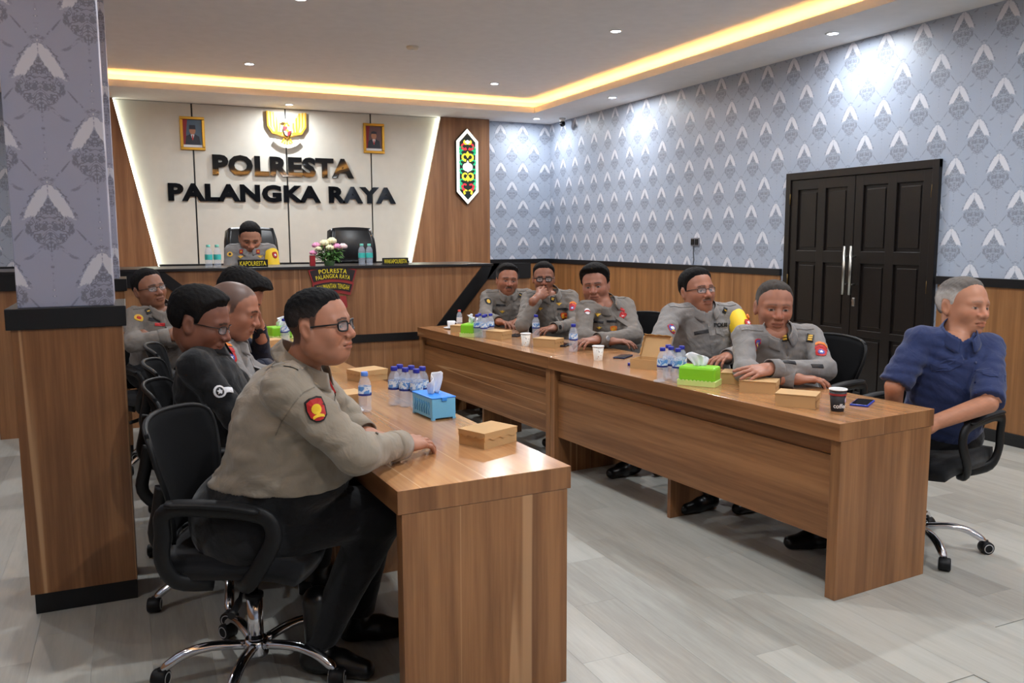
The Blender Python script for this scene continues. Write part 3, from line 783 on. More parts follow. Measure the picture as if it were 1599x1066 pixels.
# blue tissue box
t = empty('tissue_box', P(onL, .505, .965), LA+.06, label='blue plastic tissue box on the left table', category='tissue box')
mb_b = plain('light blue plastic', (112, 184, 226), .4); mb_d = plain('bright blue lid', (52, 140, 236), .35)
bx = MB().box(-.054, .054, -.10, .10, .006, .088, bev=.003)
for sx in (-1, 1):
    for sy in (-1, 1): bx.box(sx*.047-.007, sx*.047+.007, sy*.092-.008, sy*.092+.008, 0, .008)
bx.obj('case', mb_b, t)
ld = MB().box(-.056, .056, -.102, .102, .0882, .0945, bev=.003); ld.box(-.012, .012, -.106, -.101, .078, .094, bev=.002); ld.obj('lid', mb_d, t)
rl = MB()
for k in range(7): rl.tube([(-.0545, -.07+k*.023, .02), (-.0552, -.065+k*.023, .04), (-.0545, -.073+k*.023, .055), (-.0552, -.066+k*.023, .072)], .0028, 5)
rl.obj('floral_relief', plain('mid blue relief', (70, 146, 200), .45), t)
o = tuft(.10, .075, 3).obj('tissue', PAPER, t, (-.0, .0, .090)); o.rotation_euler = (.1, -.12, .2)
def green_box(pos, rot, label, hgt=.098, lx=.095, ly=.055):
    t = empty('tissue_box', pos, rot, label=label, category='tissue box')
    gp = plain('lime green plastic', (134, 206, 44), .35); gb = plain('pale lime base', (206, 228, 140), .45)
    MB().box(-lx, lx, -ly, ly, .022, hgt, bev=.012).obj('cover', gp, t)
    b_ = MB().box(-lx-.004, lx+.004, -ly-.004, ly+.004, 0, .024, bev=.002)
    for ax, ln, of in ((0, lx+.004, ly+.0045), (1, ly+.004, lx+.0045)):
        n = int(ln*2/.019)
        for sgn in (-1, 1):
            for k in range(n):
                u = -ln+ln*2*(k+.5)/n
                pts = [(u+.0095*math.cos(q*PI/6), .022+.009*math.sin(q*PI/6)) for q in range(7)]
                b_.prism(pts, sgn*of, sgn*(of-.006), M=None if ax == 0 else Matrix.Rotation(PI/2, 4, 'Z'))
    b_.obj('scalloped_base', gb, t)
    fl_ = MB()
    for k in range(5): fl_.ball((lx*.55+.006*math.cos(k*1.257), -ly-.006, .018+.006*math.sin(k*1.257)), .005, 8, 6)
    fl_.obj('flower_badge', plain('green badge', (104, 168, 34), .4), t)
    o = tuft(.075, .115, 5).obj('tissue', PAPER, t, (0, 0, hgt-.004)); o.rotation_euler = (0, 0, .5)
    return t
green_box(P(onR, .135, .985), RA+PI/2+.55, 'lime green tissue box nearest the viewer on the right table')
green_box(P(onR, .105, 3.545), RA+.75, 'lime green tissue box at the far end of the right table')
green_box(P(onL, .52, 4.10), LA+.3, 'lime green tissue box at the far end of the left table')
# cups
def cup(pos, label, mt, h=.085, r=.036, text=None, white_in=True, hue=None):
    t = empty('paper_cup', pos, label=label, category='cup')
    MB().lathe([(r*.72, 0), (r*.97, h), (r*.93, h), (r*.7, .006)], 24, cap=False).lathe([(r*.71, .004), (r*.71, .006)], 24).obj('cup_wall', mt, t)
    MB().lathe([(r*.96, h-.002), (r*1.03, h-.002), (r*1.05, h+.001), (r*1.02, h+.004), (r*.94, h+.003), (r*.90, h-.004), (r*.88, h-.012), (.001, h-.014)], 24, cap=False).obj('rim', WHITE, t)
    return t
def dots():
    m, nt, b = newmat('dotted paper cup')
    _, v = coords(nt)
    n = nt.nodes.new('ShaderNodeTexVoronoi'); n.inputs['Scale'].default_value = 75; nt.links.new(v.o, n.inputs['Vector'])
    d = E(nt, n.outputs['Distance']).step(.16, .22)
    c2 = mix(nt, noise(nt, v, 40, 0).step(.45, .55), lin(170, 120, 70), lin(60, 54, 60))
    nt.links.new(mix(nt, d, c2, lin(226, 222, 214)).o, b.inputs['Base Color']); b.inputs['Roughness'].default_value = .6
    return m
DOTS = dots()
cup(P(onR, .16, 2.80), 'dotted white paper cup farther along the right table beside a snack box', DOTS)
cup(P(onR, .195, 1.97), 'dotted white paper cup in the middle of the right table near the phone', DOTS)
cup(P(onR, .44, 1.0), 'white lidded paper cup behind the snack boxes by the folded hands', WHITE, .075, .037)
t = cup(P(onR, .205, .185), 'black paper coffee cup at the near end of the right table', plain('black cup paper', (26, 22, 24), .5), .094, .037)
v, f = text_raw('coffee', bold=.02); v = fit(v, -1.55, .35, .016, .036)
MB().add([(.0302*math.cos(p[0]-1.35)*(1+.25*p[1]/.094), .0302*math.sin(p[0]-1.35)*(1+.25*p[1]/.094), p[1]) for p in v], f).obj('lettering', WHITE, t)
MB().lathe([(.0355, .070), (.0363, .079)], 24, cap=False).obj('red_band', RED, t)
MB().prism([(.008*math.cos(k*PI/5), .05+.013*math.sin(k*PI/5)) for k in range(10)], -.0325, -.0300, M=Matrix.Rotation(.55, 4, 'Z')).obj('cup_emblem', plain('cup lilac print', (196, 176, 206), .5), t)
t = empty('tea_cup', P(onR, .19, 4.09), label='small white cup on a white saucer at the far end of the right table', category='cup')
MB().lathe([(.024, 0), (.06, .008), (.064, .013), (.058, .012), (.022, .005)], 24, cap=False).lathe([(.001, .0045), (.023, .005)], 24, cap=False).obj('saucer', plain('white china', (236, 236, 238), .2), t)
MB().lathe([(.022, .006), (.030, .02), (.034, .065), (.031, .065), (.027, .02), (.001, .012)], 24, cap=False).tube([(.033, 0, .055), (.052, 0, .05), (.05, 0, .028), (.03, 0, .024)], .004, 6).obj('cup', plain('white china', (236, 236, 238), .2), t)
# phones
def phone(pos, rot, label, col=(20, 22, 34)):
    t = empty('mobile_phone', pos, rot, label=label, category='phone')
    MB().box(-.038, .038, -.078, .078, 0, .009, bev=.003).obj('case', plain('phone case %s' % (col,), col, .4), t)
    MB().box(-.034, .034, -.074, .074, .0085, .0098, bev=.0004).obj('screen', plain('dark phone glass', (22, 24, 32), .08), t)
phone(P(onR, .43, .235), RA-1.1, 'phone in blue case beside the black coffee cup', (36, 60, 170))
phone(P(onR, .40, 1.99), RA-1.0, 'dark phone near the dotted cup in the middle of the right table', (24, 34, 70))
phone(P(onR, .40, 2.68), RA-.9, 'dark phone just right of the snack box before the chin resting man')
phone(P(onR, .40, 3.36), RA-.8, 'dark phone at the far half of the right table by the resting hand')
t = empty('bottle_cap', P(onR, .23, 1.69), label='loose dark blue bottle cap beside the open snack box', category='cap')
MB().lathe([(.016, 0), (.016, .014), (.013, .016)], 16).obj('cap_shell', m_cap, t)
t = empty('bottle_cap', P(onR, .02, 1.165), label='clear plastic lid lying at the table edge by the near bottle group', category='cap')
MB().lathe([(.030, 0), (.032, .004), (.026, .008)], 18).obj('cap_shell', m_pet, t)
def crumple(pos, r, seed, label):
    mb = MB().ball((0, 0, 0), 1, 22, 14); rnd = np.random.RandomState(seed); ks = rnd.randn(9, 3)*4; ph = rnd.rand(9)*6
    vv = []
    for p in mb.v:
        q = np.array(p); d = 1+.10*sum(np.sin(ks[i] @ q+ph[i]) for i in range(9))
        vv.append((q[0]*d*r*1.5, q[1]*d*r, max(0, q[2]*d*.55+.38)*r))
    mb.v = vv; mb.sm = [False]*len(mb.f)
    o = mb.obj('crumpled_tissue', PAPER, None, pos, .4, label=label, category='tissue')
crumple(P(onL, .19, 1.16), .036, 4, 'crumpled white tissue before the single bottle on the left table')
t = empty('paper_sheet', P(onL, .175, 1.60), LA+.3, label='small white paper lying behind the snack box on the left table', category='paper')
MB().box(-.05, .05, -.035, .035, 0, .0012).obj('sheet', PAPER, t)
t = empty('pen', P(onL, .15, 3.35), LA+1.9, label='grey pen on the far half of the left table', category='pen')
MB().tube([(-.06, 0, .005), (.05, 0, .005), (.062, 0, .005)], [.0045, .0045, .001], 8).obj('barrel', plain('grey pen', (150, 156, 160), .3), t)
MB().tube([(-.062, 0, .011), (-.03, 0, .0105)], .0015, 6).obj('clip', CHROME, t)

# flower pot on the dais desk
t = empty('flower_pot', (1.615, 7.45, ZT), label='white pot of pink and cream artificial flowers on the dais desk', category='flowers')
MB().lathe([(.04, 0), (.05, .03), (.054, .045), (.048, .045), (.04, .032), (.001, .028)], 20, cap=False).obj('pot', plain('green glazed pot', (96, 128, 84), .25), t)
rnd = random.Random(5)
lm = plain('leaf green', (74, 118, 52), .6, var=.3)
lv = MB()
def leaf(mb, c, d, ln, wd):
    d = Vector(d).normalized(); s_ = d.cross(Vector((0, 0, 1)));  s_ = s_.normalized() if s_.length > .01 else Vector((1, 0, 0)); n_ = s_.cross(d)
    c = Vector(c); pts = [c, c+d*ln*.4+s_*wd+n_*.006, c+d*ln-n_*.006, c+d*ln*.4-s_*wd+n_*.006, c+d*ln*.5+n_*.012]
    mb.add(pts, [(0, 1, 4), (1, 2, 4), (2, 3, 4), (3, 0, 4)], 0, True)
for k in range(230):
    a = rnd.random()*6.28; el = rnd.uniform(-.5, 1.2); r0 = rnd.uniform(.02, .065)
    leaf(lv, (r0*math.cos(a)*1.4, r0*math.sin(a), .035+rnd.uniform(0, .12)), (math.cos(a)*1.2, math.sin(a), math.sin(el)), rnd.uniform(.04, .075), rnd.uniform(.008, .014))
lv.obj('foliage', lm, t, kind='stuff')
pk = plain('pink petal', (226, 150, 188), .6); cw = plain('cream petal', (234, 230, 190), .6); wp_ = plain('blush petal', (240, 208, 208), .6)
for x, y, z, r, mt in ((-.115, -.02, .185, .036, pk), (-.045, -.03, .205, .04, cw), (.02, -.03, .225, .042, cw), (.06, -.04, .175, .038, pk), (.12, -.02, .175, .038, wp_), (-.14, -.01, .12, .032, pk),
                       (-.10, -.05, .155, .03, cw), (-.005, -.06, .165, .036, cw), (.0, .03, .19, .035, wp_), (-.06, .03, .17, .034, pk), (.09, .02, .15, .03, cw)):
    mb = MB()
    for ring_, n_ in ((0, 5), (1, 7)):
        for k in range(n_):
            a = k*2*PI/n_+ring_*.5; q = r*(.30+.32*ring_)
            mb.ball((q*math.cos(a), q*math.sin(a), -r*.25*ring_), (r*.44, r*.44, r*.5), 8, 6)
    mb.ball((0, 0, r*.1), r*.35, 8, 6); mb.obj('blossom', mt, t, (x, y, z))
stm = MB()
for x, y, z in ((-.115, -.02, .18), (-.045, -.03, .20), (.02, -.03, .22), (.12, -.02, .17), (.06, -.04, .17), (-.14, -.01, .115)): stm.tube([(x*.2, y*.2, .03), (x*.6, y*.6, z*.6), (x, y, z-.01)], .003, 5)
stm.obj('stem', lm, t)
t = empty('red_box', (1.462, 7.42, ZT), label='small dark red box at the left of the flower pot', category='box')
MB().box(-.022, .022, -.02, .02, 0, .085, bev=.002).obj('carton', plain('dark red card', (150, 24, 34), .5), t)
MB().box(-.023, .023, -.021, .021, .0852, .092, bev=.002).obj('lid', plain('darker red card', (120, 18, 28), .5), t)

# ------------------------------------------------------------------ chairs
MESHF = plain('black chair mesh', (12, 12, 14), .9, spec=.15)
SEATF = fabric('black seat fabric', (16, 16, 19), .95, .001)
def sheet(fn, nu, nv, th):
    """a closed curved plate from fn(u, v) -> point, thickness th along the local normal"""
    pts = np.array([[fn(i/nu, j/nv) for i in range(nu+1)] for j in range(nv+1)], float)
    du = np.gradient(pts, axis=1); dv = np.gradient(pts, axis=0)
    n = np.cross(du, dv); n /= np.linalg.norm(n, axis=2, keepdims=True)+1e-9
    A_, B_ = pts+n*th/2, pts-n*th/2
    N = (nu+1)*(nv+1); vs = np.concatenate([A_.reshape(-1, 3), B_.reshape(-1, 3)])
    q = lambda i, j: j*(nu+1)+i
    fs = []
    for j in range(nv):
        for i in range(nu):
            fs.append((q(i, j), q(i+1, j), q(i+1, j+1), q(i, j+1))); fs.append((N+q(i, j), N+q(i, j+1), N+q(i+1, j+1), N+q(i+1, j)))
    ed = [q(i, 0) for i in range(nu+1)]+[q(nu, j) for j in range(1, nv+1)]+[q(i, nv) for i in range(nu-1, -1, -1)]+[q(0, j) for j in range(nv-1, 0, -1)]
    for a, b_ in zip(ed, ed[1:]+ed[:1]): fs.append((a, N+a, N+b_, b_))
    return MB().add(vs, fs, 0, True)
def smooth_path(pts, k=4):
    P_ = [Vector(p) for p in pts]; out = []
    for i in range(len(P_)-1):
        p0, p1, p2, p3 = P_[max(i-1, 0)], P_[i], P_[i+1], P_[min(i+2, len(P_)-1)]
        for j in range(k):
            t_ = j/k
            out.append(.5*((2*p1)+(p2-p0)*t_+(2*p0-5*p1+4*p2-p3)*t_*t_+(3*p1-p0-3*p2+p3)*t_**3))
    return out+[P_[-1]]
def office_chair():
    t = empty('office_chair')
    def seat(u, v):
        x = (u-.5)*2; y = (v-.5)*2
        k = (1-.14*abs(x)**3*0-.10*max(0, y)*x*x); return (x*.245*(1-.10*y*y*.5), y*.235*(1-.12*x*x), .445-.03*max(0, y)**3+.012*x*x)
    s_ = sheet(seat, 12, 12, .07); s_.obj('seat', SEATF, t)
    MB().box(-.12, .12, -.11, .11, .375, .407, bev=.01).obj('seat_plate', BLACK_PLASTIC, t)
    def back(u, v):
        x = (u-.5)*2
        wdt = .155+.10*min(1, v*1.5)-.03*max(0, v-.8)*2
        y = -.235-.055*v-.03*math.sin(v*PI)*-1+.07*x*x*(.6+.4*v)
        return (x*wdt, y, .50+.385*v-.02*x*x*v)
    sheet(back, 12, 12, .012).obj('backrest', MESHF, t)
    rim = [back(u, v) for u, v in [(.5, 0), (.15, 0), (0, .06), (0, .25), (0, .5), (0, .75), (.0, .94), (.1, 1), (.3, 1), (.5, 1)]]
    rim2 = [(-x, y, z) for x, y, z in rim][::-1]
    MB().tube(smooth_path(rim+rim2[1:], 3), .009, 8).obj('back_frame', BLACK_PLASTIC, t)
    MB().tube(smooth_path([(0, -.08, .385), (0, -.24, .39), (0, -.315, .46), (0, -.30, .56), (0, -.285, .64)]), .024, 8, flat=.6, up=(1, 0, 0)).obj('back_spine', BLACK_PLASTIC, t)
    for sx in (-1, 1):
        x = sx*.275
        pth = [(sx*.20, .02, .395), (sx*.255, .06, .41), (x, .11, .48), (x, .15, .56), (x, .135, .62), (x, .06, .644), (x, -.04, .652), (x, -.12, .655), (x, -.172, .635), (x-sx*.005, -.178, .57), (x-sx*.01, -.185, .49), (sx*.25, -.15, .42), (sx*.20, -.06, .395)]
        P_ = smooth_path(pth, 4)
        MB().tube(P_, .026, 10, flat=.55, up=(1, 0, 0)).obj('armrest', BLACK_PLASTIC, t)
        MB().tube(smooth_path([(x, .115, .645), (x, .04, .660), (x, -.06, .668), (x, -.16, .668)], 3), [.02]+[.03]*8+[.024], 10, flat=.4, up=(0, 0, 1)).obj('arm_pad', BLACK_PLASTIC, t)
    gl = MB().lathe([(.026, .075), (.026, .27)], 16); gl.obj('gas_column', CHROME, t)
    MB().lathe([(.0145, .27), (.0145, .38)], 14).obj('gas_piston', CHROME, t)
    MB().lathe([(.03, .262), (.03, .275)], 16).obj('collar', BLACK_PLASTIC, t)
    MB().tube(smooth_path([(.05, 0, .385), (.17, .02, .37), (.22, .02, .34), (.29, .02, .33)], 3), [.006]*6+[.012]*4, 8).obj('lever', BLACK_PLASTIC, t)
    MB().lathe([(.038, .062), (.042, .075), (.042, .108), (.034, .122)], 16).obj('hub', CHROME, t)
    for k in range(5):
        a = k*2*PI/5; c, s__ = math.cos(a), math.sin(a)
        pth = smooth_path([(c*.03, s__*.03, .10), (c*.14, s__*.14, .112), (c*.22, s__*.22, .10), (c*.275, s__*.275, .07), (c*.295, s__*.295, .055)], 3)
        MB().tube(pth, [.019]*(len(pth)-3)+[.017, .014, .012], 10, flat=.8, up=(0, 0, 1)).obj('base_leg', CHROME, t)
        cx, cy, ra = c*.30, s__*.30, a+1.1+k*.8
        M = Matrix.Translation((cx, cy, .029)) @ Matrix.Rotation(ra, 4, 'Z') @ Matrix.Rotation(PI/2, 4, 'X')
        cs = MB().lathe([(.025, -.024), (.029, -.020), (.029, -.004), (.029, .004), (.029, .020), (.025, .024)], 18, M=M)
        cs.lathe([(.009, .02), (.009, .034)], 10, c=(cx, cy, .029)); csq = cs.obj('caster', BLACK_PLASTIC, t)
        for z0, z1 in ((-.0262, -.0245), (.0245, .0262)):
            MB().lathe([(.0175, z0), (.021, z0), (.021, z1), (.0175, z1), (.0175, z0)], 18, cap=False, M=M).obj('caster_ring', GREYRUB, csq)
    return t
chair0 = office_chair(); nch = [0]
def put_chair(x, y, face, label, spin=0):
    o = chair0 if nch[0] == 0 else tree_copy(chair0)
    nch[0] += 1
    o.location = (x, y, 0); o.rotation_euler = (0, 0, face-PI/2); o.scale = (1.04, 1.04, 1.04)
    o['label'] = label; o['category'] = 'chair'; o['group'] = 'black mesh office chairs around the tables'
D2 = math.radians
put_chair(.335, 2.90, D2(-24), 'black mesh office chair of the big officer in front on the left')
put_chair(.33, 3.62, D2(-8), 'black mesh office chair of the man in the black shirt')
put_chair(.34, 4.30, D2(-4), 'black mesh office chair of the officer with shaved head')
put_chair(.36, 5.0, D2(-4), 'black mesh office chair of the man in navy resting his forehead')
put_chair(.20, 5.96, D2(-58), 'black mesh office chair of the officer with crossed arms')
put_chair(3.13, 6.93, D2(240), 'black mesh office chair of the moustached officer at the far end')
put_chair(3.37, 6.27, D2(192), 'black mesh office chair of the officer holding his chin')
put_chair(3.42, 5.42, D2(195), 'black mesh office chair of the officer with crossed hands')
put_chair(3.47, 4.53, D2(205), 'black mesh office chair of the officer with yellow armband')
put_chair(3.52, 3.70, D2(186), 'black mesh office chair of the grey haired officer with folded hands')
put_chair(3.42, 2.80, D2(190), 'black mesh office chair of the man in the blue shirt')
# two tall chairs on the dais
LEATH = plain('black leather', (15, 15, 18), .32, var=.2)
def exec_chair():
    t = empty('executive_chair')
    def back(u, v):
        x = (u-.5)*2
        return (x*(.235+.02*math.sin(v*PI)-.03*max(0, v-.85)*3), -.24-.10*v-.03*math.sin(v*PI*2)+.035*x*x, .46+.72*v-.03*x*x*max(0, v-.7))
    b_ = sheet(back, 12, 20, .09); b_.obj('backrest', LEATH, t)
    tf = MB()
    for z0, z1 in ((.78, .92), (.63, .77), (.48, .62)): 
        v0, v1 = (z0-.46)/.72, (z1-.46)/.72
        tf.tube([Vector(back(u, (v0+v1)/2))+Vector((0, .048, 0)) for u in (.12, .3, .5, .7, .88)], .05, 10, flat=.45, up=(0, 0, 1))
    tf.obj('back_tufts', LEATH, t)
    def seat(u, v):
        x = (u-.5)*2; y = (v-.5)*2
        return (x*.25, y*.24, .46+.02*x*x-.02*max(0, y)**2)
    sheet(seat, 10, 10, .10).obj('seat', LEATH, t)
    for sx in (-1, 1): MB().tube(smooth_path([(sx*.25, -.2, .44), (sx*.29, -.18, .6), (sx*.29, 0, .66), (sx*.29, .17, .63), (sx*.25, .2, .44)]), .03, 8, flat=.7, up=(1, 0, 0)).obj('armrest', LEATH, t)
    MB().lathe([(.03, .08), (.03, .42)], 12).obj('gas_column', CHROME, t)
    for k in range(5):
        a = k*2*PI/5; MB().tube([(0, 0, .09), (.3*math.cos(a), .3*math.sin(a), .06)], .02, 8).obj('base_leg', CHROME, t)
        MB().ball((.3*math.cos(a), .3*math.sin(a), .028), .028, 10, 8).obj('caster', BLACK_PLASTIC, t)
    return t
e0 = exec_chair(); e0.location = (1.14, 8.34, .4205); e0.rotation_euler = (0, 0, PI+.1); e0['label'] = 'tall black leather chair of the officer on the dais'; e0['category'] = 'chair'
e1 = tree_copy(e0); e1.location = (2.155, 8.34, .4205); e1.rotation_euler = (0, 0, PI+.2); e1['label'] = 'empty tall black leather chair on the dais'

# ================================================================== PEOPLE
# Figures are sculpted as signed distance fields and turned into closed meshes.
F32 = np.float32
def seg(p, a, b_, r1, r2):
    a = np.asarray(a, F32); ba = np.asarray(b_, F32)-a
    pa = p-a; t_ = np.clip(pa @ ba/max(float(ba @ ba), 1e-9), 0, 1)
    return np.linalg.norm(pa-t_[:, None]*ba, axis=1)-(r1+(r2-r1)*t_)
def ell(p, c, r, R=None):
    q = p-np.asarray(c, F32)
    if R is not None: q = q @ np.asarray(R, F32)
    r = np.asarray(r, F32); k0 = np.linalg.norm(q/r, axis=1); k1 = np.linalg.norm(q/(r*r), axis=1)
    return k0*(k0-1)/(k1+1e-9)
def smin(a, b_, k): h = np.maximum(k-np.abs(a-b_), 0)/k; return np.minimum(a, b_)-h*h*k*.25
def smax(a, b_, k): return -smin(-a, -b_, k)
def wob(p, seed, lam, n=6):
    r = np.random.RandomState(seed); o = 0
    for i in range(n):
        d = r.randn(3); d /= np.linalg.norm(d); o = o+np.sin(p @ (d*2*PI/(lam*(.7+.7*r.rand()))).astype(F32)+r.rand()*6.28)
    return o/n
def nets(f, lo, hi, h):
    """surface nets on a grid, refined only near the surface -> verts, quads"""
    lo = np.asarray(lo, float); n = np.ceil((np.asarray(hi)-lo)/h).astype(int)+1
    n = ((n+3)//4)*4
    c = n//4
    g = np.stack(np.meshgrid(*[np.arange(k)*4+1.5 for k in c], indexing='ij'), -1).reshape(-1, 3)
    dc = f((lo+g*h).astype(F32)).reshape(c)
    near = np.abs(dc) < h*4*1.5
    V = np.repeat(np.repeat(np.repeat(np.where(dc < 0, -1., 1.).astype(F32), 4, 0), 4, 1), 4, 2)
    mk = np.repeat(np.repeat(np.repeat(near, 4, 0), 4, 1), 4, 2)
    ii = np.argwhere(mk); V[mk] = f((lo+ii*h).astype(F32))
    S_ = V < 0
    A = [S_[i:n[0]-1+i, j:n[1]-1+j, k:n[2]-1+k] for i in (0, 1) for j in (0, 1) for k in (0, 1)]
    cnt = sum(a.astype(np.int8) for a in A); act = (cnt > 0) & (cnt < 8)
    idx = np.argwhere(act); num = len(idx); ID = -np.ones(act.shape, int); ID[act] = np.arange(num)
    acc = np.zeros((num, 3)); ct = np.zeros(num)
    cor = [(i, j, k) for i in (0, 1) for j in (0, 1) for k in (0, 1)]
    vals = {c_: V[idx[:, 0]+c_[0], idx[:, 1]+c_[1], idx[:, 2]+c_[2]] for c_ in cor}
    for a in cor:
        for ax in range(3):
            if a[ax]: continue
            b_ = list(a); b_[ax] = 1; b_ = tuple(b_)
            va, vb = vals[a], vals[b_]; m = (va < 0) != (vb < 0)
            t_ = va[m]/(va[m]-vb[m]); p = np.tile(np.array(a, float), (m.sum(), 1)); p[:, ax] = t_
            acc[m] += p; ct[m] += 1
    verts = lo+(idx+acc/ct[:, None])*h
    Q = []
    for ax in range(3):
        o1, o2 = (ax+1) % 3, (ax+2) % 3
        sl0 = [slice(1, n[i]-1) for i in range(3)]; sl0[ax] = slice(0, n[ax]-1); sl1 = list(sl0); sl1[ax] = slice(1, n[ax])
        s0, s1 = S_[tuple(sl0)], S_[tuple(sl1)]
        e = np.argwhere(s0 != s1); fl_ = s0[s0 != s1]
        base = e.copy(); 
        for i in range(3):
            if i != ax: base[:, i] += 1
        def cell(d1, d2):
            q = base.copy(); q[:, o1] -= d1; q[:, o2] -= d2
            return ID[q[:, 0], q[:, 1], q[:, 2]]
        q = np.stack([cell(1, 1), cell(0, 1), cell(0, 0), cell(1, 0)], 1)
        q[~fl_] = q[~fl_][:, ::-1]; Q.append(q)
    q = np.concatenate(Q); q = q[(q >= 0).all(1)]
    return verts, q
def sdf_mesh(parts, name='body'):
    """parts: list of (verts, quads, colours or None) in local space -> one mesh"""
    V = np.concatenate([p[0] for p in parts]); o = 0; Q = []
    for p in parts: Q.append(p[1]+o); o += len(p[0])
    Q = np.concatenate(Q)
    me = bpy.data.meshes.new(name)
    me.vertices.add(len(V)); me.vertices.foreach_set('co', V.astype(F32).ravel())
    me.loops.add(Q.size); me.loops.foreach_set('vertex_index', Q.astype(np.int32).ravel())
    me.polygons.add(len(Q)); me.polygons.foreach_set('loop_start', np.arange(0, Q.size, 4, dtype=np.int32))
    me.update(calc_edges=True)
    me.polygons.foreach_set('use_smooth', np.ones(len(Q), bool))
    if parts[0][2] is not None:
        col = np.concatenate([p[2] for p in parts]); at = me.color_attributes.new('Col', 'FLOAT_COLOR', 'POINT')
        at.data.foreach_set('color', np.concatenate([col, np.ones((len(col), 1))], 1).astype(F32).ravel())
    me.update(); return me
def unit(v): v = np.asarray(v, float); return v/np.linalg.norm(v)
def ss(x, a, b_): t_ = np.clip((x-a)/(b_-a), 0, 1); return t_*t_*(3-2*t_)

def head_sdf(c, nb):
    """head field in head space: x right, y forward, z up, eyes at z=0, height .235; nb = neck base"""
    fat = c.get('hfat', c.get('fat', 0)); jw = .058+.012*fat; R_e = {}
    def cran(p): return smin(ell(p, (0, -.016, .034), (.0765, .098, .087)), ell(p, (0, .02, .03), (.070, .072, .078)), .03)
    def f(p):
        x = np.abs(p[:, 0]); q = np.stack([x, p[:, 1], p[:, 2]], 1)
        d = cran(p)
        d = smin(d, ell(p, (0, .030, -.040), (jw+.006, .062, .072)), .04)
        d = smin(d, ell(p, (0, .060, -.089), (.029+.010*fat, .030, .025)), .035)          # chin
        d = smin(d, ell(q, (jw-.008, .0, -.062), (.018+.010*fat, .034, .034)), .04)         # jaw angle
        d = smin(d, ell(q, (.043, .058, -.024), (.023+.006*fat, .022, .022+.006*fat)), .03)  # cheekbone
        d = smin(d, seg(q, (.010, .091, .024), (.046, .074, .021), .009, .0085), .020)       # brow
        d = smax(d, -ell(q, (.031, .103, .001), (.023, .021, .0125)), .011)                 # socket
        d = smin(d, ell(q, (.032, .080, -.0005), (.0155, .0095, .0095)), .004)              # lids over the eyeball
        d = smin(d, seg(p, (0, .088, .012), (0, .110, -.029), .0085, .0140), .014)          # nose
        d = smin(d, ell(q, (.0165, .097, -.034), (.0115, .013, .0095)), .008)                # nostrils
        d = smin(d, ell(p, (0, .083, -.058), (.026, .016, .016)), .02)                      # muzzle
        d = smax(d, -seg(q, (0, .106, -.0640), (.026, .089, -.0655), .0026, .0018), .005)     # mouth line
        d = smin(d, ell(p, (0, .0965, -.0580), (.024, .008, .0056)), .005)
        d = smin(d, ell(p, (0, .0955, -.0710), (.021, .009, .0068)), .005)
        d = smax(d, -seg(q, (.023, .097, -.036), (.037, .083, -.062), .003, .002), .010)     # smile fold
        a = math.radians(18); Ry = np.array([[1, 0, 0], [0, math.cos(a), -math.sin(a)], [0, math.sin(a), math.cos(a)]])
        e = ell(q, (.0800, -.012, -.006), (.0105, .0205, .034), Ry)
        e = smax(e, -ell(q, (.0925, -.007, -.003), (.010, .0125, .023), Ry), .005)
        d = smin(d, e, .008)                                                                # ear
        d = smin(d, seg(p, (0, -.036, -.050), nb, .047+.012*fat, .056+.014*fat), .025)
        if fat > .3: d = smin(d, ell(p, (0, .024, -.098), (.046*fat+.01, .042, .026)), .04)
        return d
    return f, cran
EX = [-.13, -.05, -.042, -.036, .002, .006, .018, .030, .048, .062, .075, .13]
def hair_line(c, mesh=False):
    st = c.get('hair', 'short'); up = c.get('hairup', 0)
    z = [-.066, -.052, -.042, .024, .026, -.010, .0, .046, .068+up*.6, .082+up, .086+up, .09+up]
    if mesh and c.get('fade'): z = [max(a, c['fade']+(.0 if i > 2 else -.03)) for i, a in enumerate(z)]
    return lambda y: np.interp(y, EX, z)
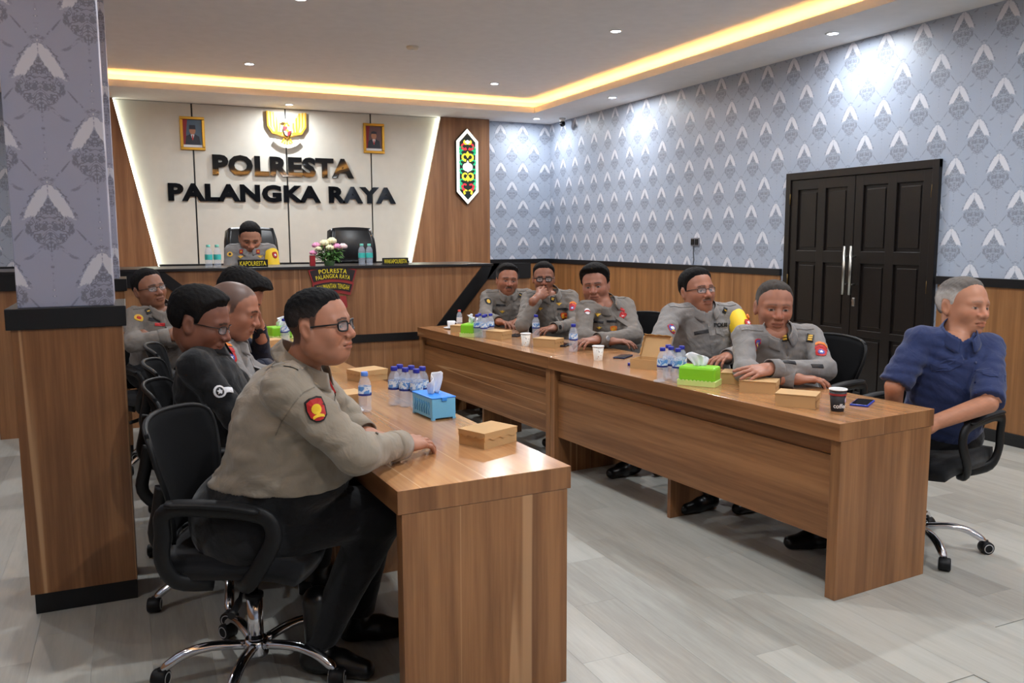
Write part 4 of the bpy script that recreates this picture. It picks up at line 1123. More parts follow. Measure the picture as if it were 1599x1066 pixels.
def head_colour(c):
    base = np.array(lin(*c['skin'])); hl = hair_line(c); hc = np.array(lin(*c.get('haircol', (22, 20, 20))))
    def f(p):
        x, y, z = np.abs(p[:, 0]), p[:, 1], p[:, 2]
        col = np.tile(base, (len(p), 1))
        n = wob(p, 3, .03, 5)[:, None]; col *= 1+.07*n
        def blend(k, t_):
            nonlocal col; col = col*(1-t_[:, None])+np.array(k)*t_[:, None]
        blend(base*[1.18, .86, .82], .5*ss(y, .06, .1)*ss(.02-np.abs(z+.02), 0, .02))
        blend(base*[.78, .55, .52], .8*ss(.025-x, 0, .004)*ss(.0105-np.abs(z+.0645), 0, .003)*ss(y, .082, .088))        # lips
        blend(base*.22, .95*ss(.0022-np.abs(z+.0645+.04*x), 0, .0018)*ss(.026-x, 0, .004)*ss(y, .075, .085))                # mouth line
        bz_ = .0235+.10*(x-.016)*(x < .034)-.22*(x-.034)*(x >= .034)+.0018
        blend(hc, c.get('brow', .85)*ss(.0052-np.abs(z-bz_), 0, .003)*ss(x, .009, .014)*ss(.054-x, 0, .006)*ss(y, .05, .06))   # brows
        ex = (x-.032)/.0155; lid = np.sqrt(np.clip(1-ex*ex, 0, 1))
        opn = c.get('eye', .0043)
        inside = ss(opn*lid-np.abs(z+.0006), -.0006, .0008)*ss(y, .07, .076)
        blend((.30, .27, .25), inside*.85)
        blend((.012, .008, .007), inside*ss(.0072-np.abs(x-.0325), 0, .0014))
        blend(base*.18, ss(.0016-np.abs(z-opn*lid+.0002), 0, .0012)*(lid > .12)*ss(y, .068, .074)*.9)                        # lash line
        if c.get('moustache'):
            m = ss(.030-x, 0, .006)*ss(.0085-np.abs(z+.049+.16*x), 0, .004)*ss(y, .078, .085); blend(hc, m*c['moustache'])
        if c.get('beard'):
            blend(hc, c['beard']*ss(-z, .055, .085)*ss(y, .02, .05))
        if c.get('stubble'):
            m = ss(z-hl(y)-.004*wob(p, 17, .02), -.002, .012); blend(c.get('stubcol', hc), m*c['stubble'])
        return col
    return f
def hand_sdf(right, curl=(.35, .4, .45, .5), spread=.08, thumb=.5, s=1.08):
    """hand at the origin, fingers along +y, back up (+z); thumb on -x for a right hand"""
    sg = -1 if right else 1
    caps = []
    bases = [(-.030, .088), (-.010, .094), (.011, .090), (.030, .080)]; lens = [(.040, .025, .019), (.044, .029, .020), (.041, .027, .020), (.032, .020, .018)]
    for i, ((bx_, by_), ln) in enumerate(zip(bases, lens)):
        a = -curl[i]*.6; sp = (i-1.5)*spread; p = np.array([bx_, by_, 0.]); r = [.0098, .0090, .0082, .0068][:4]
        if i == 3: r = [x*.88 for x in r]
        for j, l in enumerate(ln):
            d = np.array([math.sin(sp)*math.cos(a), math.cos(sp)*math.cos(a), math.sin(a)]); q = p+d*l
            caps.append((p, q, r[j], r[j+1])); p = q; a -= curl[i]*(1.0 if j == 0 else .8)
    tp = [np.array([-.026, .022, -.006]), np.array([-.050, .052, -.014]), np.array([-.058+.02*thumb, .082, -.020]), np.array([-.056+.034*thumb, .106, -.024])]
    for j, r in enumerate(((.014, .0115), (.0108, .0098), (.0095, .0075))): caps.append((tp[j], tp[j+1], *r))
    def f(p):
        q = p/s; q = np.stack([q[:, 0]*(-sg), q[:, 1], q[:, 2]], 1)
        d = smin(ell(q, (0, .050, -.002), (.041, .050, .0155)), ell(q, (0, .018, -.001), (.030, .034, .019)), .02)
        d = smin(d, ell(q, (-.024, .036, -.009), (.018, .030, .014)), .012)
        for i in range(4):
            b_ = bases[i]; d = smin(d, seg(q, (b_[0]*.55, .02, 0), (b_[0], b_[1], .001), .011, .0108), .010)
        g = None
        for a, b_, r1, r2 in caps:
            e = seg(q, a, b_, r1, r2); g = e if g is None else smin(g, e, .003)
        d = smin(d, g, .007)
        d = smin(d, seg(q, (0, .01, 0), (0, -.075, .0), .0255, .031), .02)
        return d*s
    return f
def frame(fd, bk):
    """columns: x = finger direction cross back, y = fingers, z = back of the hand"""
    y = unit(fd); z = np.asarray(bk, float); z = unit(z-y*(z @ y)); x = np.cross(y, z)
    return np.stack([x, y, z], 1)
def ik(a, b_, la, lb, pole):
    """elbow between shoulder a and wrist b_"""
    a, b_ = np.asarray(a, float), np.asarray(b_, float); d = b_-a; L = min(np.linalg.norm(d), la+lb-.004); u = unit(d)
    x = (la*la-lb*lb+L*L)/(2*L); y = math.sqrt(max(la*la-x*x, 0)); pl = np.asarray(pole, float)-a; pl = pl-u*(pl @ u)
    return a+u*x+unit(pl)*y
EYE = np.array([0., 0., 1.497])
def head_frame(pos, phi, pitch, roll):
    """phi: turn of the face from looking at the room's entrance end, positive towards the right wall"""
    c = EYE-pos; c[2] = 0; c = unit(c); im = np.cross(c, (0, 0, 1.)); im = -im if im @ np.array([math.cos(.4259), -math.sin(.4259), 0]) < 0 else im
    ph, pt, rl = map(math.radians, (phi, pitch, roll))
    fh = math.cos(ph)*c+math.sin(ph)*im; f = fh*math.cos(pt)+np.array([0, 0, 1.])*math.sin(pt)
    r = unit(np.cross(f, (0, 0, 1.))); u = np.cross(r, f)
    r2 = r*math.cos(rl)+u*math.sin(rl)*-1; u2 = np.cross(r2, f)
    return np.stack([r2, f, u2], 1), fh
SKIN = vcol('skin', .48, nscale=420, bumpd=.0006, spec=.4)
HAIRM = vcol('hair', .75, nscale=330, bumpd=.004, spec=.12)
FRAMEM = plain('dark glasses frame', (16, 16, 18), .3)
m_pane = plain('spectacle lens', (235, 240, 245), .03, var=0, spec=.6); m_pane.node_tree.nodes['Principled BSDF'].inputs['Alpha'].default_value = .10
m_tr = fabric('black trousers', (15, 15, 18), .9, .003)
m_boot = plain('black boot leather', (12, 12, 14), .28)
BADGE = {k: plain('badge '+k, v, .6, var=.1) for k, v in dict(red=(176, 30, 32), orange=(222, 120, 40), gold=(214, 168, 58), black=(16, 15, 16), blue=(70, 76, 150), white=(222, 222, 226), yellow=(236, 196, 44), dark=(30, 28, 32), lilac=(150, 120, 170)).items()}

def person(label, W, c):
    W = {k: (np.array(v, float) if k != 'H' else v) for k, v in W.items()}
    hs = W['H']*c.get('hk', 1.05)/.235; s = c.get('s', 1.08); fat = c.get('fat', 0)
    root_xy = np.array([W['hip'][0], W['hip'][1], 0.])
    L = lambda v: np.asarray(v, float)-root_xy
    R, fh = head_frame(W['head'], c['phi'], c.get('pitch', 0), c.get('roll', 0))
    for k in ('shR', 'shL'): W[k][2] += c.get('lift', .022)
    shc = (W['shR']+W['shL'])/2
    side = unit(W['shR']-W['shL']); up = unit(shc-W['hip']); fwd = unit(np.cross(up, side)); side = np.cross(fwd, up)
    nbw = shc+up*.052*s+fwd*.012; T = np.stack([side, fwd, up], 1)
    # --- clothes fields
    arms = {}
    for k, sgn in (('R', 1), ('L', -1)):
        el = W['el'+k]; arms[k] = (W['sh'+k], el, W['wr'+k])
    hip = W['hip']; tl_ = np.linalg.norm(shc-hip)
    def torso(p, g=0):
        d = ell(p, shc-up*.13*s+fwd*.012, np.array([.165+.03*fat, .118+.035*fat, .18])*s+g, T)
        d = smin(d, ell(p, hip+(shc-hip)*.42+fwd*(.02+.045*fat), np.array([.152+.05*fat, .120+.075*fat, .19])*s+g, T), .07)
        d = smin(d, ell(p, hip+up*.05+fwd*.02*fat, np.array([.168+.045*fat, .125+.06*fat, .14])*s+g, T), .06)
        d = smin(d, seg(p, W['shR']-side*.015-up*.012, W['shL']+side*.015-up*.012, .052*s+g, .052*s+g), .05)
        for k in 'RL': d = smin(d, seg(p, nbw-up*.028, W['sh'+k]-up*.004, .046*s+g, .046*s+g), .045)
        return d
    short = c.get('short', '')
    def sleeve(p, k, g=0):
        a, e, w_ = arms[k]
        af = 1+.18*fat
        d = seg(p, a-up*.006, e, .059*s*af+g, .050*s*af+g)
        if k in short:
            u = unit(e-a); cut = (p-(a+(e-a)*.97)) @ u.astype(F32)
            flare = seg(p, a+(e-a)*.4, e, .058*s+g, .068*s+g); d = smin(d, flare, .03)
            return smax(d, cut, .006)
        d2 = seg(p, e, w_, .052*s*af+g, .040*s+g)
        d2 = smax(d2, (p-w_) @ unit(w_-e).astype(F32)+.006, .006)
        return smin(d, d2, .03)
    seed = c.get('seed', 1)
    def folds(p):
        w1 = wob(p*np.array([1, 1, 1.6], F32), seed, .11, 7); w2 = wob(p, seed+5, .05, 6)
        return .0045*(1-3*np.abs(w1))+.0020*w2
    def shirt(p):
        d = torso(p)
        for k in 'RL': d = smin(d, sleeve(p, k), .028)
        d = d+folds(p)
        d = smax(d, c['hem']-p[:, 2], .012) if 'hem' in c else smax(d, -((p-hip) @ up.astype(F32)+.07*s), .012)
        # open neck
        d = smax(d, -seg(p, nbw-up*.01, nbw+up*.2, .050*s*(1+.2*fat), .08), .008)
        d = smax(d, -seg(p, nbw+up*.03+fwd*.075, nbw-up*.075*c.get('vneck', 1)+fwd*.105, .030, .006), .008)
        return d
    pts = np.array([W[k] for k in ('shR', 'shL', 'elR', 'elL', 'wrR', 'wrL', 'hip')]); 
    lo, hi = pts.min(0)-.2*s-.05*fat, pts.max(0)+.2*s+.05*fat
    # --- the body: head and neck, hands (or whole forearms), trunk and legs, in one mesh
    hf, cran = head_sdf(c, (R.T @ (nbw-up*.05-W['head']))/hs)
    nbl = (R.T @ (nbw-up*.05-W['head']))/hs
    hv = c.get('res', .0042)
    v, q = nets(hf, np.minimum((-.105, -.135, -.14), nbl-.085), np.maximum((.105, .135, .14), nbl+.085), hv)
    parts = [(L(W['head']+(v*hs) @ R.T), q, head_colour(c)(v))]
    skin = np.array(lin(*c['skin']))
    for k in 'RL':
        hd_ = c.get('hand'+k)
        if not hd_: continue
        fd, bk, curl = hd_[:3]
        f = hand_sdf(k == 'R', curl, *(hd_[3:] if len(hd_) > 3 else ()), s=s)
        M3 = frame(fd, bk); wl = W['wr'+k]
        ell_ = M3.T @ (W['el'+k]-wl); lo_ = np.array([-.09, -.07, -.11])*s; hi_ = np.array([.09, .22, .07])*s
        if k in short or c.get('barefore', '') == k:
            f0 = f; f = lambda p, f0=f0, e=ell_: smin(f0(p), seg(p, (0, -.02, 0), e, .028*s, .040*s), .02)
            lo_ = np.minimum(lo_, ell_-.06); hi_ = np.maximum(hi_, ell_+.06)
        v, q = nets(f, lo_, hi_, .0034)
        col = np.tile(skin, (len(v), 1))*(1+.08*wob(v.astype(F32), 8, .02)[:, None])
        col = col*(1-.35*ss(-v[:, 2], .004, .012)[:, None]*0)
        parts.append((L(wl+v @ M3.T), q, col))
    hipR, hipL = hip+side*.095*s, hip-side*.095*s
    kn = {k: W['kn'+k] if 'kn'+k in W else h_+unit(np.array([c['legdir'][0], c['legdir'][1], 0]))*.43*s+np.array([0, 0, -.03])+sg*side*.05 for k, h_, sg in (('R', hipR, 1), ('L', hipL, -1))}
    an = {k: W['an'+k] if 'an'+k in W else np.array([kn[k][0], kn[k][1], .11])-unit(np.array([c['legdir'][0], c['legdir'][1], 0]))*.05 for k in 'RL'}
    flz = c.get('floor', 0.0)
    for k in an:
        if 'an'+k not in W: an[k][2] = flz+.11
    tf = c.get('thigh', 1.0)
    def legs(p, g=0):
        d = ell(p, hip-up*.01, np.array([.172+.04*fat, .135+.06*fat, .115+.05*('hem' in c)])*s+g, T)
        for k, h_ in (('R', hipR), ('L', hipL)):
            d = smin(d, seg(p, h_, kn[k], .092*s*tf+g, .066*s*tf+g), .05); d = smin(d, seg(p, kn[k], an[k], .066*s*tf+g, .050*s+g), .03)
        if 'hem' in c: d = np.minimum(d, smax(torso(p, -.006+g), p[:, 2]-(c['hem']+.03), .01))
        return d
    core = lambda p: np.minimum(smin(torso(p, -.02), np.minimum(sleeve(p, 'R', -.018), sleeve(p, 'L', -.018)), .03), legs(p, -.022))
    al = np.concatenate([pts, list(kn.values()), list(an.values())]); lo2, hi2 = al.min(0)-.2*s, al.max(0)+.2*s
    v, q = nets(core, lo2, hi2, .02)
    parts.append((L(v), q, np.tile(skin, (len(v), 1))))
    root = obj('person', sdf_mesh(parts, 'person'), SKIN, None, tuple(root_xy), label=label, category='person')
    # --- shirt and trousers
    v, q = nets(shirt, lo, hi, c.get('cres', .0105))
    so = obj('shirt', sdf_mesh([(L(v), q, None)], 'shirt'), c['shirt'], root)
    if c.get('shirtlabel'): so['label'] = c['shirtlabel']
    lp = np.concatenate([[hip], list(kn.values()), list(an.values())]); 
    trz = lambda p: smax(legs(p)+.004*wob(p, seed+9, .09), -(p[:, 2]-(flz+.10)), .01)
    v, q = nets(trz, lp.min(0)-.2*s, lp.max(0)+.2*s, .014 if c.get('res', 1) > .004 else .010)
    obj('trousers', sdf_mesh([(L(v), q, None)], 'trousers'), c.get('trousers', m_tr), root)
    for k in 'RL':
        a = an[k]; d = unit(W['toe'+k]-a) if 'toe'+k in W else unit(np.array([c['legdir'][0], c['legdir'][1], 0]))
        d[2] = 0; d = unit(d); fz = np.array([a[0], a[1], flz])
        def shoe(p):
            e = smin(seg(p, fz-d*.04+[0, 0, .045], fz+d*.07+[0, 0, .045], .043, .043), seg(p, fz+d*.07+[0, 0, .04], fz+d*.165+[0, 0, .034], .044, .034), .03)
            e = smin(e, seg(p, fz-d*.01+[0, 0, .05], fz-d*.01+[0, 0, c.get('boot', .12)], .045, .052), .03)
            return smax(e, -(p[:, 2]-flz-.003), .006)
        v, q = nets(shoe, fz-.24*np.array([1, 1, .05]), fz+np.array([.24, .24, c.get('boot', .12)+.08]), .009)
        obj('boot' if c.get('boot') else 'shoe', sdf_mesh([(L(v), q, None)], 'shoe'), m_boot, root)
    # --- hair
    st = c.get('hair', 'short')
    if st != 'none':
        hl = hair_line(c, True); th = c.get('hairth', .014); sd = c.get('hairside', .004); hn = c.get('hairn', .0025)
        hc = np.array(lin(*c.get('haircol', (22, 20, 20)))); hc2 = np.array(lin(*c.get('hairgrey', c.get('haircol', (22, 20, 20)))))
        def hairf(p):
            t_ = sd+(th-sd)*ss(p[:, 2], .03, .10)+c.get('fringe', 0)*ss(p[:, 1], .02, .08)*ss(p[:, 2], .05, .09)
            m = hl(p[:, 1])-p[:, 2]
            t_ = t_*(.06+.94*ss(-m, .0, c.get('hairtaper', .035)))
            d = cran(p)-t_+hn*wob(p, 11, .018, 7)
            if c.get('recede'): m = np.maximum(m, ss(p[:, 1], .0, .03)*(np.abs(np.abs(p[:, 0])-.045)*-1+.024)*c['recede'])
            if c.get('crop'): m = np.maximum(m, p[:, 1]-c['crop']-.35*np.maximum(0, .03-np.abs(p[:, 0])))
            d = smax(d, m*.75+.003*wob(p, 4, .014, 6), .006)
            return d
        v, q = nets(hairf, (-.11, -.14, -.09), (.11, .125, .15), hv)
        k_ = np.clip(ss(np.abs(v[:, 0]), .045, .075)*ss(.09-v[:, 2], 0, .05), 0, 1)[:, None]
        col = (hc*(1-k_)+hc2*k_)*(1+.15*wob(v.astype(F32), 6, .01)[:, None])
        if len(v): obj('hair', sdf_mesh([(L(W['head']+(v*hs) @ R.T), q, col)], 'hair'), HAIRM, root)
    hw_ = lambda p: tuple(L(W['head']+R @ (np.asarray(p, float)*hs)))
    # --- glasses
    if c.get('glasses'):
        r_ = .0021 if c['glasses'] == 'thick' else .0014
        wg, hg = (.024, .0165) if c['glasses'] == 'thick' else (.023, .014)
        fr = MB()
        for sx in (-1, 1):
            lp_ = [(sx*(.033+wg*math.copysign(abs(math.cos(a))**.55, math.cos(a))), .103-.012*abs(math.cos(a))*(1 if math.cos(a)*1 > 0 else .0), .002+hg*math.copysign(abs(math.sin(a))**.6, math.sin(a))) for a in [2*PI*k/20 for k in range(21)]]
            fr.tube([hw_(p) for p in lp_], r_*hs*(1.5 if c['glasses'] == 'thick' else 1), 6, cap=False)
            pn = MB(); pn.add([hw_((p[0], p[1]-.0006, p[2])) for p in lp_[:-1]]+[hw_((p[0], p[1]+.0006, p[2])) for p in lp_[:-1]], [list(range(20)), list(range(39, 19, -1))]+[(i, 20+i, 20+(i+1) % 20, (i+1) % 20) for i in range(20)])
            lens_mb = pn
            fr.tube([hw_(p) for p in ((sx*.058, .092, .010), (sx*.073, .07, .010), (sx*.080, .02, .008), (sx*.081, -.02, .004), (sx*.078, -.035, -.012))], r_*hs*1.25, 6)
            W.setdefault('_l', []) if 0 else None
            c.setdefault('_lens', []).append(lens_mb)
        fr.tube([hw_(p) for p in ((-.010, .103, .006), (0, .1085, .009), (.010, .103, .006))], r_*hs, 6)
        g_ = fr.obj('glasses', FRAMEM, root)
        for lm_ in c.pop('_lens'): lm_.obj('lens', m_pane, g_)
    # --- collar
    if c.get('collar', True):
        rn = .057*s*(1+.20*fat)
        def col_fn(u, v):
            a = -PI*.88+u*PI*1.76                         # 0 = back of the neck
            fr_ = abs(u-.5)*2; fq = ss(np.array(fr_), .55, 1.0)
            rr = rn+.006+.026*v*(1-.2*fr_)+.006*fq*v
            zz = .060+c.get('colz', 0)-.062*fr_-(.042+.014*fq)*v
            dirv = -fwd*math.cos(a)+side*math.sin(a)
            return nbw+dirv*rr+up*zz+fwd*(.004+.014*fr_)
        mb = sheet(col_fn, 28, 5, .004); mb.v = [tuple(L(p)) for p in mb.v]
        mb.obj('collar', c.get('collarmat', c['shirt']), so)
    # --- things stitched or pinned on the shirt
    def hit(p, n):
        p = np.asarray(p, float); t_ = 0.0
        while t_ < .40:
            d = float(shirt((p+n*(.16-t_))[None].astype(F32))[0])
            if d < .0008: break
            t_ += min(max(d*.8, .0006), .04)
        return p+n*(.16-t_) if t_ < .40 else p
    def grad(q):
        e = .006; o = np.zeros(3)
        for i in range(3):
            a = q.copy(); a[i] += e; b_ = q.copy(); b_[i] -= e
            o[i] = float(shirt(a[None].astype(F32))[0]-shirt(b_[None].astype(F32))[0])
        return unit(o)
    def patch(name, p, layers, rot=0.0, n=None):
        """layers: (outline of (a, b) in metres, material, lift); each is laid on the cloth"""
        p = np.asarray(p, float); n0 = unit(EYE-p) if n is None else unit(n)
        q = hit(p, n0); nn = unit(grad(q)*.75+n0*.25)
        u_ = unit(np.cross((0, 0, 1.), nn)) if abs(nn[2]) < .95 else side; v_ = np.cross(nn, u_)
        u2 = u_*math.cos(rot)+v_*math.sin(rot); v2 = -u_*math.sin(rot)+v_*math.cos(rot)
        host = None
        for poly, mt, lift in layers:
            vs = []; m_ = len(poly); ctr = np.mean(np.array(poly), 0)
            for rg in (0.02, .5, 1.0):
                for a, b_ in poly:
                    a2, b2 = ctr+(np.array((a, b_))-ctr)*rg
                    vs.append(hit(q+u2*a2+v2*b2-nn*.12, nn)+nn*(lift+.0030))
            vs += [x-nn*.007 for x in vs[-m_:]]
            fs = [list(range(m_))]
            for r_i in range(3): fs += [(r_i*m_+i, r_i*m_+(i+1) % m_, (r_i+1)*m_+(i+1) % m_, (r_i+1)*m_+i) for i in range(m_)]
            mb = MB().add([tuple(L(x)) for x in vs], fs, 0, False)
            o = mb.obj(name if host is None else name+'_motif', mt, so)
            host = host or o
        return host
    def words(txt, p, w_, h, mt, rot=0.0):
        p = np.asarray(p, float); n0 = unit(EYE-p); q = hit(p, n0); nn = unit(grad(q)*.7+n0*.3)
        u_ = unit(np.cross((0, 0, 1.), nn)); v_ = np.cross(nn, u_)
        u2 = u_*math.cos(rot)+v_*math.sin(rot); v2 = -u_*math.sin(rot)+v_*math.cos(rot)
        v, f = text_raw(txt, bold=.03, depth=.02); v2d = fit(v, -w_/2, w_/2, -h/2, h/2)
        zn = v[:, 2]-v[:, 2].min(); zn = zn/(zn.max()+1e-9)
        vs = [tuple(L(hit(q+u2*a[0]+v2*a[1]-nn*.12, nn)+nn*(.002+.0026*z))) for a, z in zip(v2d, zn)]
        MB().add(vs, f).obj('lettering', mt, so)
    def strip(name, pts_, w_, mt, n0, cnt=14, lift=.002):
        """a stitched band that follows the cloth through the given points"""
        n0 = unit(n0); P_ = smooth_path([tuple(x) for x in pts_], cnt); P_ = [np.array(x) for x in P_]; vs = []; m_ = len(P_)
        for i, x in enumerate(P_):
            t_ = unit(P_[min(i+1, m_-1)]-P_[max(i-1, 0)]); sd_ = unit(np.cross(t_, n0))
            for o_ in (-.5, 0, .5):
                q = hit(x+sd_*w_*o_, n0); vs.append(q+n0*lift)
            for o_ in (-.5, .5): vs.append(vs[-3 if o_ < 0 else -2]-n0*(lift+.005))
        fs = []
        for i in range(m_-1):
            a, b_ = i*5, (i+1)*5
            fs += [(a, a+1, b_+1, b_), (a+1, a+2, b_+2, b_+1), (a+3, a, b_, b_+3), (a+2, a+4, b_+4, b_+2)]
        return MB().add([tuple(L(x)) for x in vs], fs, 0, False).obj(name, mt, so)
    for k in 'RL':
        a, e, w_ = arms[k]
        if k in short or c.get('barefore', '') == k: continue
        d_ = Vector(unit(w_-e)); M = Matrix.Translation(L(w_)) @ d_.to_track_quat('Z', 'Y').to_matrix().to_4x4()
        r_ = .0425*s*(1+.06*fat)
        MB().lathe([(r_-.010, -.064), (r_+.002, -.060), (r_+.004, -.056), (r_+.002, .004), (r_-.003, .004), (r_-.006, -.04)], 24, cap=False, M=M).obj('cuff', c['shirt'], so)
    if c.get('uniform'):
        strip('placket', [nbw-up*.075*c.get('vneck', 1)+fwd*.10, shc-up*.2*s+fwd*.15, hip+up*.10+fwd*(.15+.12*fat)], .034, c['shirt'], fwd, 8, .0025)
        for k, sg in (('R', 1), ('L', -1)):
            strip('epaulette', [nbw-up*.02+side*sg*.075*s, W['sh'+k]+side*sg*.012+up*.03], .045, c['shirt'], up, 8, .004)
    return dict(root=root, shirt=so, strip=strip, patch=patch, words=words, L=L, W=W, R=R, hs=hs, up=up, side=side, fwd=fwd, nb=nbw, sd=shirt)
def rect(w_, h): return [(-w_/2, -h/2), (0, -h/2), (w_/2, -h/2), (w_/2, 0), (w_/2, h/2), (0, h/2), (-w_/2, h/2), (-w_/2, 0)]
def oval(w_, h, n=14): return [(w_/2*math.cos(2*PI*k/n), h/2*math.sin(2*PI*k/n)) for k in range(n)]
def shieldp(w_, h): return [(-w_*.46, h*.40), (-w_*.2, h*.5), (w_*.2, h*.5), (w_*.46, h*.40), (w_*.5, h*.05), (w_*.42, -h*.3), (w_*.2, -h*.47), (0, -h*.5), (-w_*.2, -h*.47), (-w_*.42, -h*.3), (-w_*.5, h*.05)]
def star(r): return [((r if k % 2 == 0 else r*.5)*math.sin(k*PI/5), (r if k % 2 == 0 else r*.5)*math.cos(k*PI/5)) for k in range(10)]
def arch(w_, h): return [(-w_/2, -h*.5), (-w_*.2, -h*.2), (w_*.2, -h*.2), (w_/2, -h*.5), (w_/2, h*.1), (w_*.22, h*.5), (-w_*.22, h*.5), (-w_/2, h*.1)]
def wing_pin(pr, p, w_=.045, rot=0):
    pr['patch']('pin', p, [([(-w_/2, w_*.18), (-w_*.2, -w_*.05), (0, -w_*.25), (w_*.2, -w_*.05), (w_/2, w_*.18), (w_*.15, w_*.16), (0, w_*.3), (-w_*.15, w_*.16)], BADGE['gold'], .001)], rot)
def name_bar(pr, p, w_=.075, h=.016, rot=0): pr['patch']('name_tag', p, [(rect(w_, h), BADGE['dark'], .0006)], rot)
def tab(pr, p, bars=2, rot=0, w_=.030, h=.036):
    pr['patch']('collar_tab', p, [(rect(w_, h), BADGE['black'], .006)]+[([(a, b_+(k-(bars-1)/2)*h*.3) for a, b_ in rect(w_*.62, h*.2)], BADGE['gold'], .0085) for k in range(bars)], rot)
def stack_patch(pr, p, rot=0, low='blue', sc=1.0):
    pr['patch']('shoulder_badge', p, [([(a*sc, (b_+.030)*sc) for a, b_ in arch(.056, .026)], BADGE['orange'], .0006)], rot)
    pr['patch']('shoulder_badge', p, [([(a*sc, b_*sc+.006*sc) for a, b_ in arch(.056, .028)], BADGE['red'], .001)], rot)
    pr['patch']('shoulder_badge', p, [([(a*sc, (b_-.026)*sc) for a, b_ in shieldp(.050, .055)], BADGE['red'], .0006), ([(a*sc, (b_-.026)*sc) for a, b_ in oval(.030, .032)], BADGE['blue' if low == 'blue' else low], .0018), ([(a*sc, (b_-.026)*sc) for a, b_ in star(.010)], BADGE['white'], .0028)], rot)
def shield_patch(pr, p, rot=0, w_=.062, h=.076, edge='black', field='red', motif='yellow'):
    pr['patch']('shoulder_badge', p, [(shieldp(w_, h), BADGE[edge], .0006), (shieldp(w_*.86, h*.86), BADGE[field], .0016), ([(a, b_+.002) for a, b_ in oval(w_*.5, h*.42)], BADGE[motif], .0026), ([(a, b_-h*.26) for a, b_ in arch(w_*.55, h*.16)], BADGE['yellow'], .0026)], rot)
def pocket(pr, p, w_=.105, rot=0, mt=None):
    pr['patch']('pocket_flap', p, [([(-w_/2, .02), (0, .02), (w_/2, .02), (w_/2, -.012), (w_*.2, -.022), (0, -.03), (-w_*.2, -.022), (-w_/2, -.012)], mt, .0016)], rot)
def buttons(pr, pts, mt):
    for p in pts: pr['patch']('button', p, [(oval(.011, .011, 8), mt, .0015)])
def watch(pr, k, t_=.9, r=.036, mt=None, strap=None):
    W = pr['W']; e, w_ = W['el'+k], W['wr'+k]; c_ = e+(w_-e)*t_; d = Vector(unit(w_-e)); L = pr['L']
    M = Matrix.Translation(L(c_)) @ d.to_track_quat('Z', 'Y').to_matrix().to_4x4()
    o = MB().lathe([(r, -.010), (r+.003, -.008), (r+.003, .008), (r, .010)], 20, cap=False, M=M).obj('watch', strap or BLACK_PLASTIC, pr['root'])
    n = unit(EYE-c_); n = n-np.array(d)*(n @ np.array(d)); n = Vector(unit(n))
    M2 = Matrix.Translation(Vector(L(c_))+n*(r+.002)) @ n.to_track_quat('Z', 'Y').to_matrix().to_4x4()
    MB().lathe([(.017, 0), (.019, .003), (.017, .008), (.014, .0085)], 16, M=M2).obj('watch_face', mt or plain('dark watch face', (40, 42, 46), .25), o)
UNI = fabric('taupe uniform cloth', (142, 132, 118)); UNI2 = fabric('grey uniform cloth', (116, 109, 103)); UNI3 = fabric('cool grey uniform cloth', (128, 124, 122))
NAVY = fabric('navy cloth', (24, 28, 46)); BLK = fabric('black shirt cloth', (17, 17, 20)); BLUE = fabric('blue work shirt cloth', (40, 51, 90))
FLAT = (.12, .15, .18, .22); REST = (.35, .4, .45, .5); CURL = (.9, .95, 1.0, 1.05)
# the big officer at the near end of the left table
p = person('heavy officer in taupe uniform and black glasses, seated nearest on the left', dict(head=(.540, 2.653, 1.222), shR=(.412, 2.56, 1.03), shL=(.52, 2.93, 1.03), elR=(.605, 2.49, .845), wrR=(.805, 2.69, .805), elL=(.68, 3.0, .86), wrL=(.73, 2.88, .81), hip=(.345, 2.85, .58),
    knR=(.74, 2.70, .585), anR=(.54, 2.80, .12), toeR=(.70, 2.66, .03), knL=(.80, 2.95, .585), anL=(.72, 2.98, .12), toeL=(.88, 2.94, .03), H=.212),
    dict(phi=64, pitch=4, roll=0, skin=(166, 114, 90), fat=1.0, hfat=.62, hem=.70, shirt=UNI, uniform=1, glasses='thick', res=.0032, cres=.0085, hairth=.011, hairside=.004, fade=.034, stubble=.8, boot=.26, thigh=1.2, seed=21, legdir=(1, -.2), haircol=(20, 19, 20), hairgrey=(52, 46, 44),
         handR=((.86, .5, -.06), (.05, -.25, 1), (.30, .34, .4, .45), .06), handL=((.35, -.9, 0), (0, 0, 1), REST)))
shield_patch(p, (.49, 2.50, .99), .22)
p['patch']('epaulette', (.40, 2.62, 1.08), [([(-.05, -.02), (0, -.022), (.05, -.02), (.058, 0), (.05, .02), (0, .022), (-.05, .02), (-.055, 0)], UNI, .003)], .3, n=(-.05, -.35, 1))
p['patch']('rank_strip', (.62, 2.70, 1.03), [(rect(.012, .06), BADGE['red'], .002)], -.5, n=(.7, -.7, .2))
p['patch']('chest_pocket', (.56, 2.66, .90), [(rect(.08, .09), UNI, .002)], -.2, n=(.75, -.6, .1))
seam_m = plain('seam thread', (118, 109, 97), .8)
p['strip']('sleeve_seam', [(.485, 2.475, 1.062), (.451, 2.491, 1.045), (.419, 2.505, 1.006), (.390, 2.518, .956), (.372, 2.526, .914)], .0035, seam_m, (-.15, -1, .15), 6, .0012)
buttons(p, [(.70, 2.60, .875)], plain('shirt button', (96, 88, 78), .5))
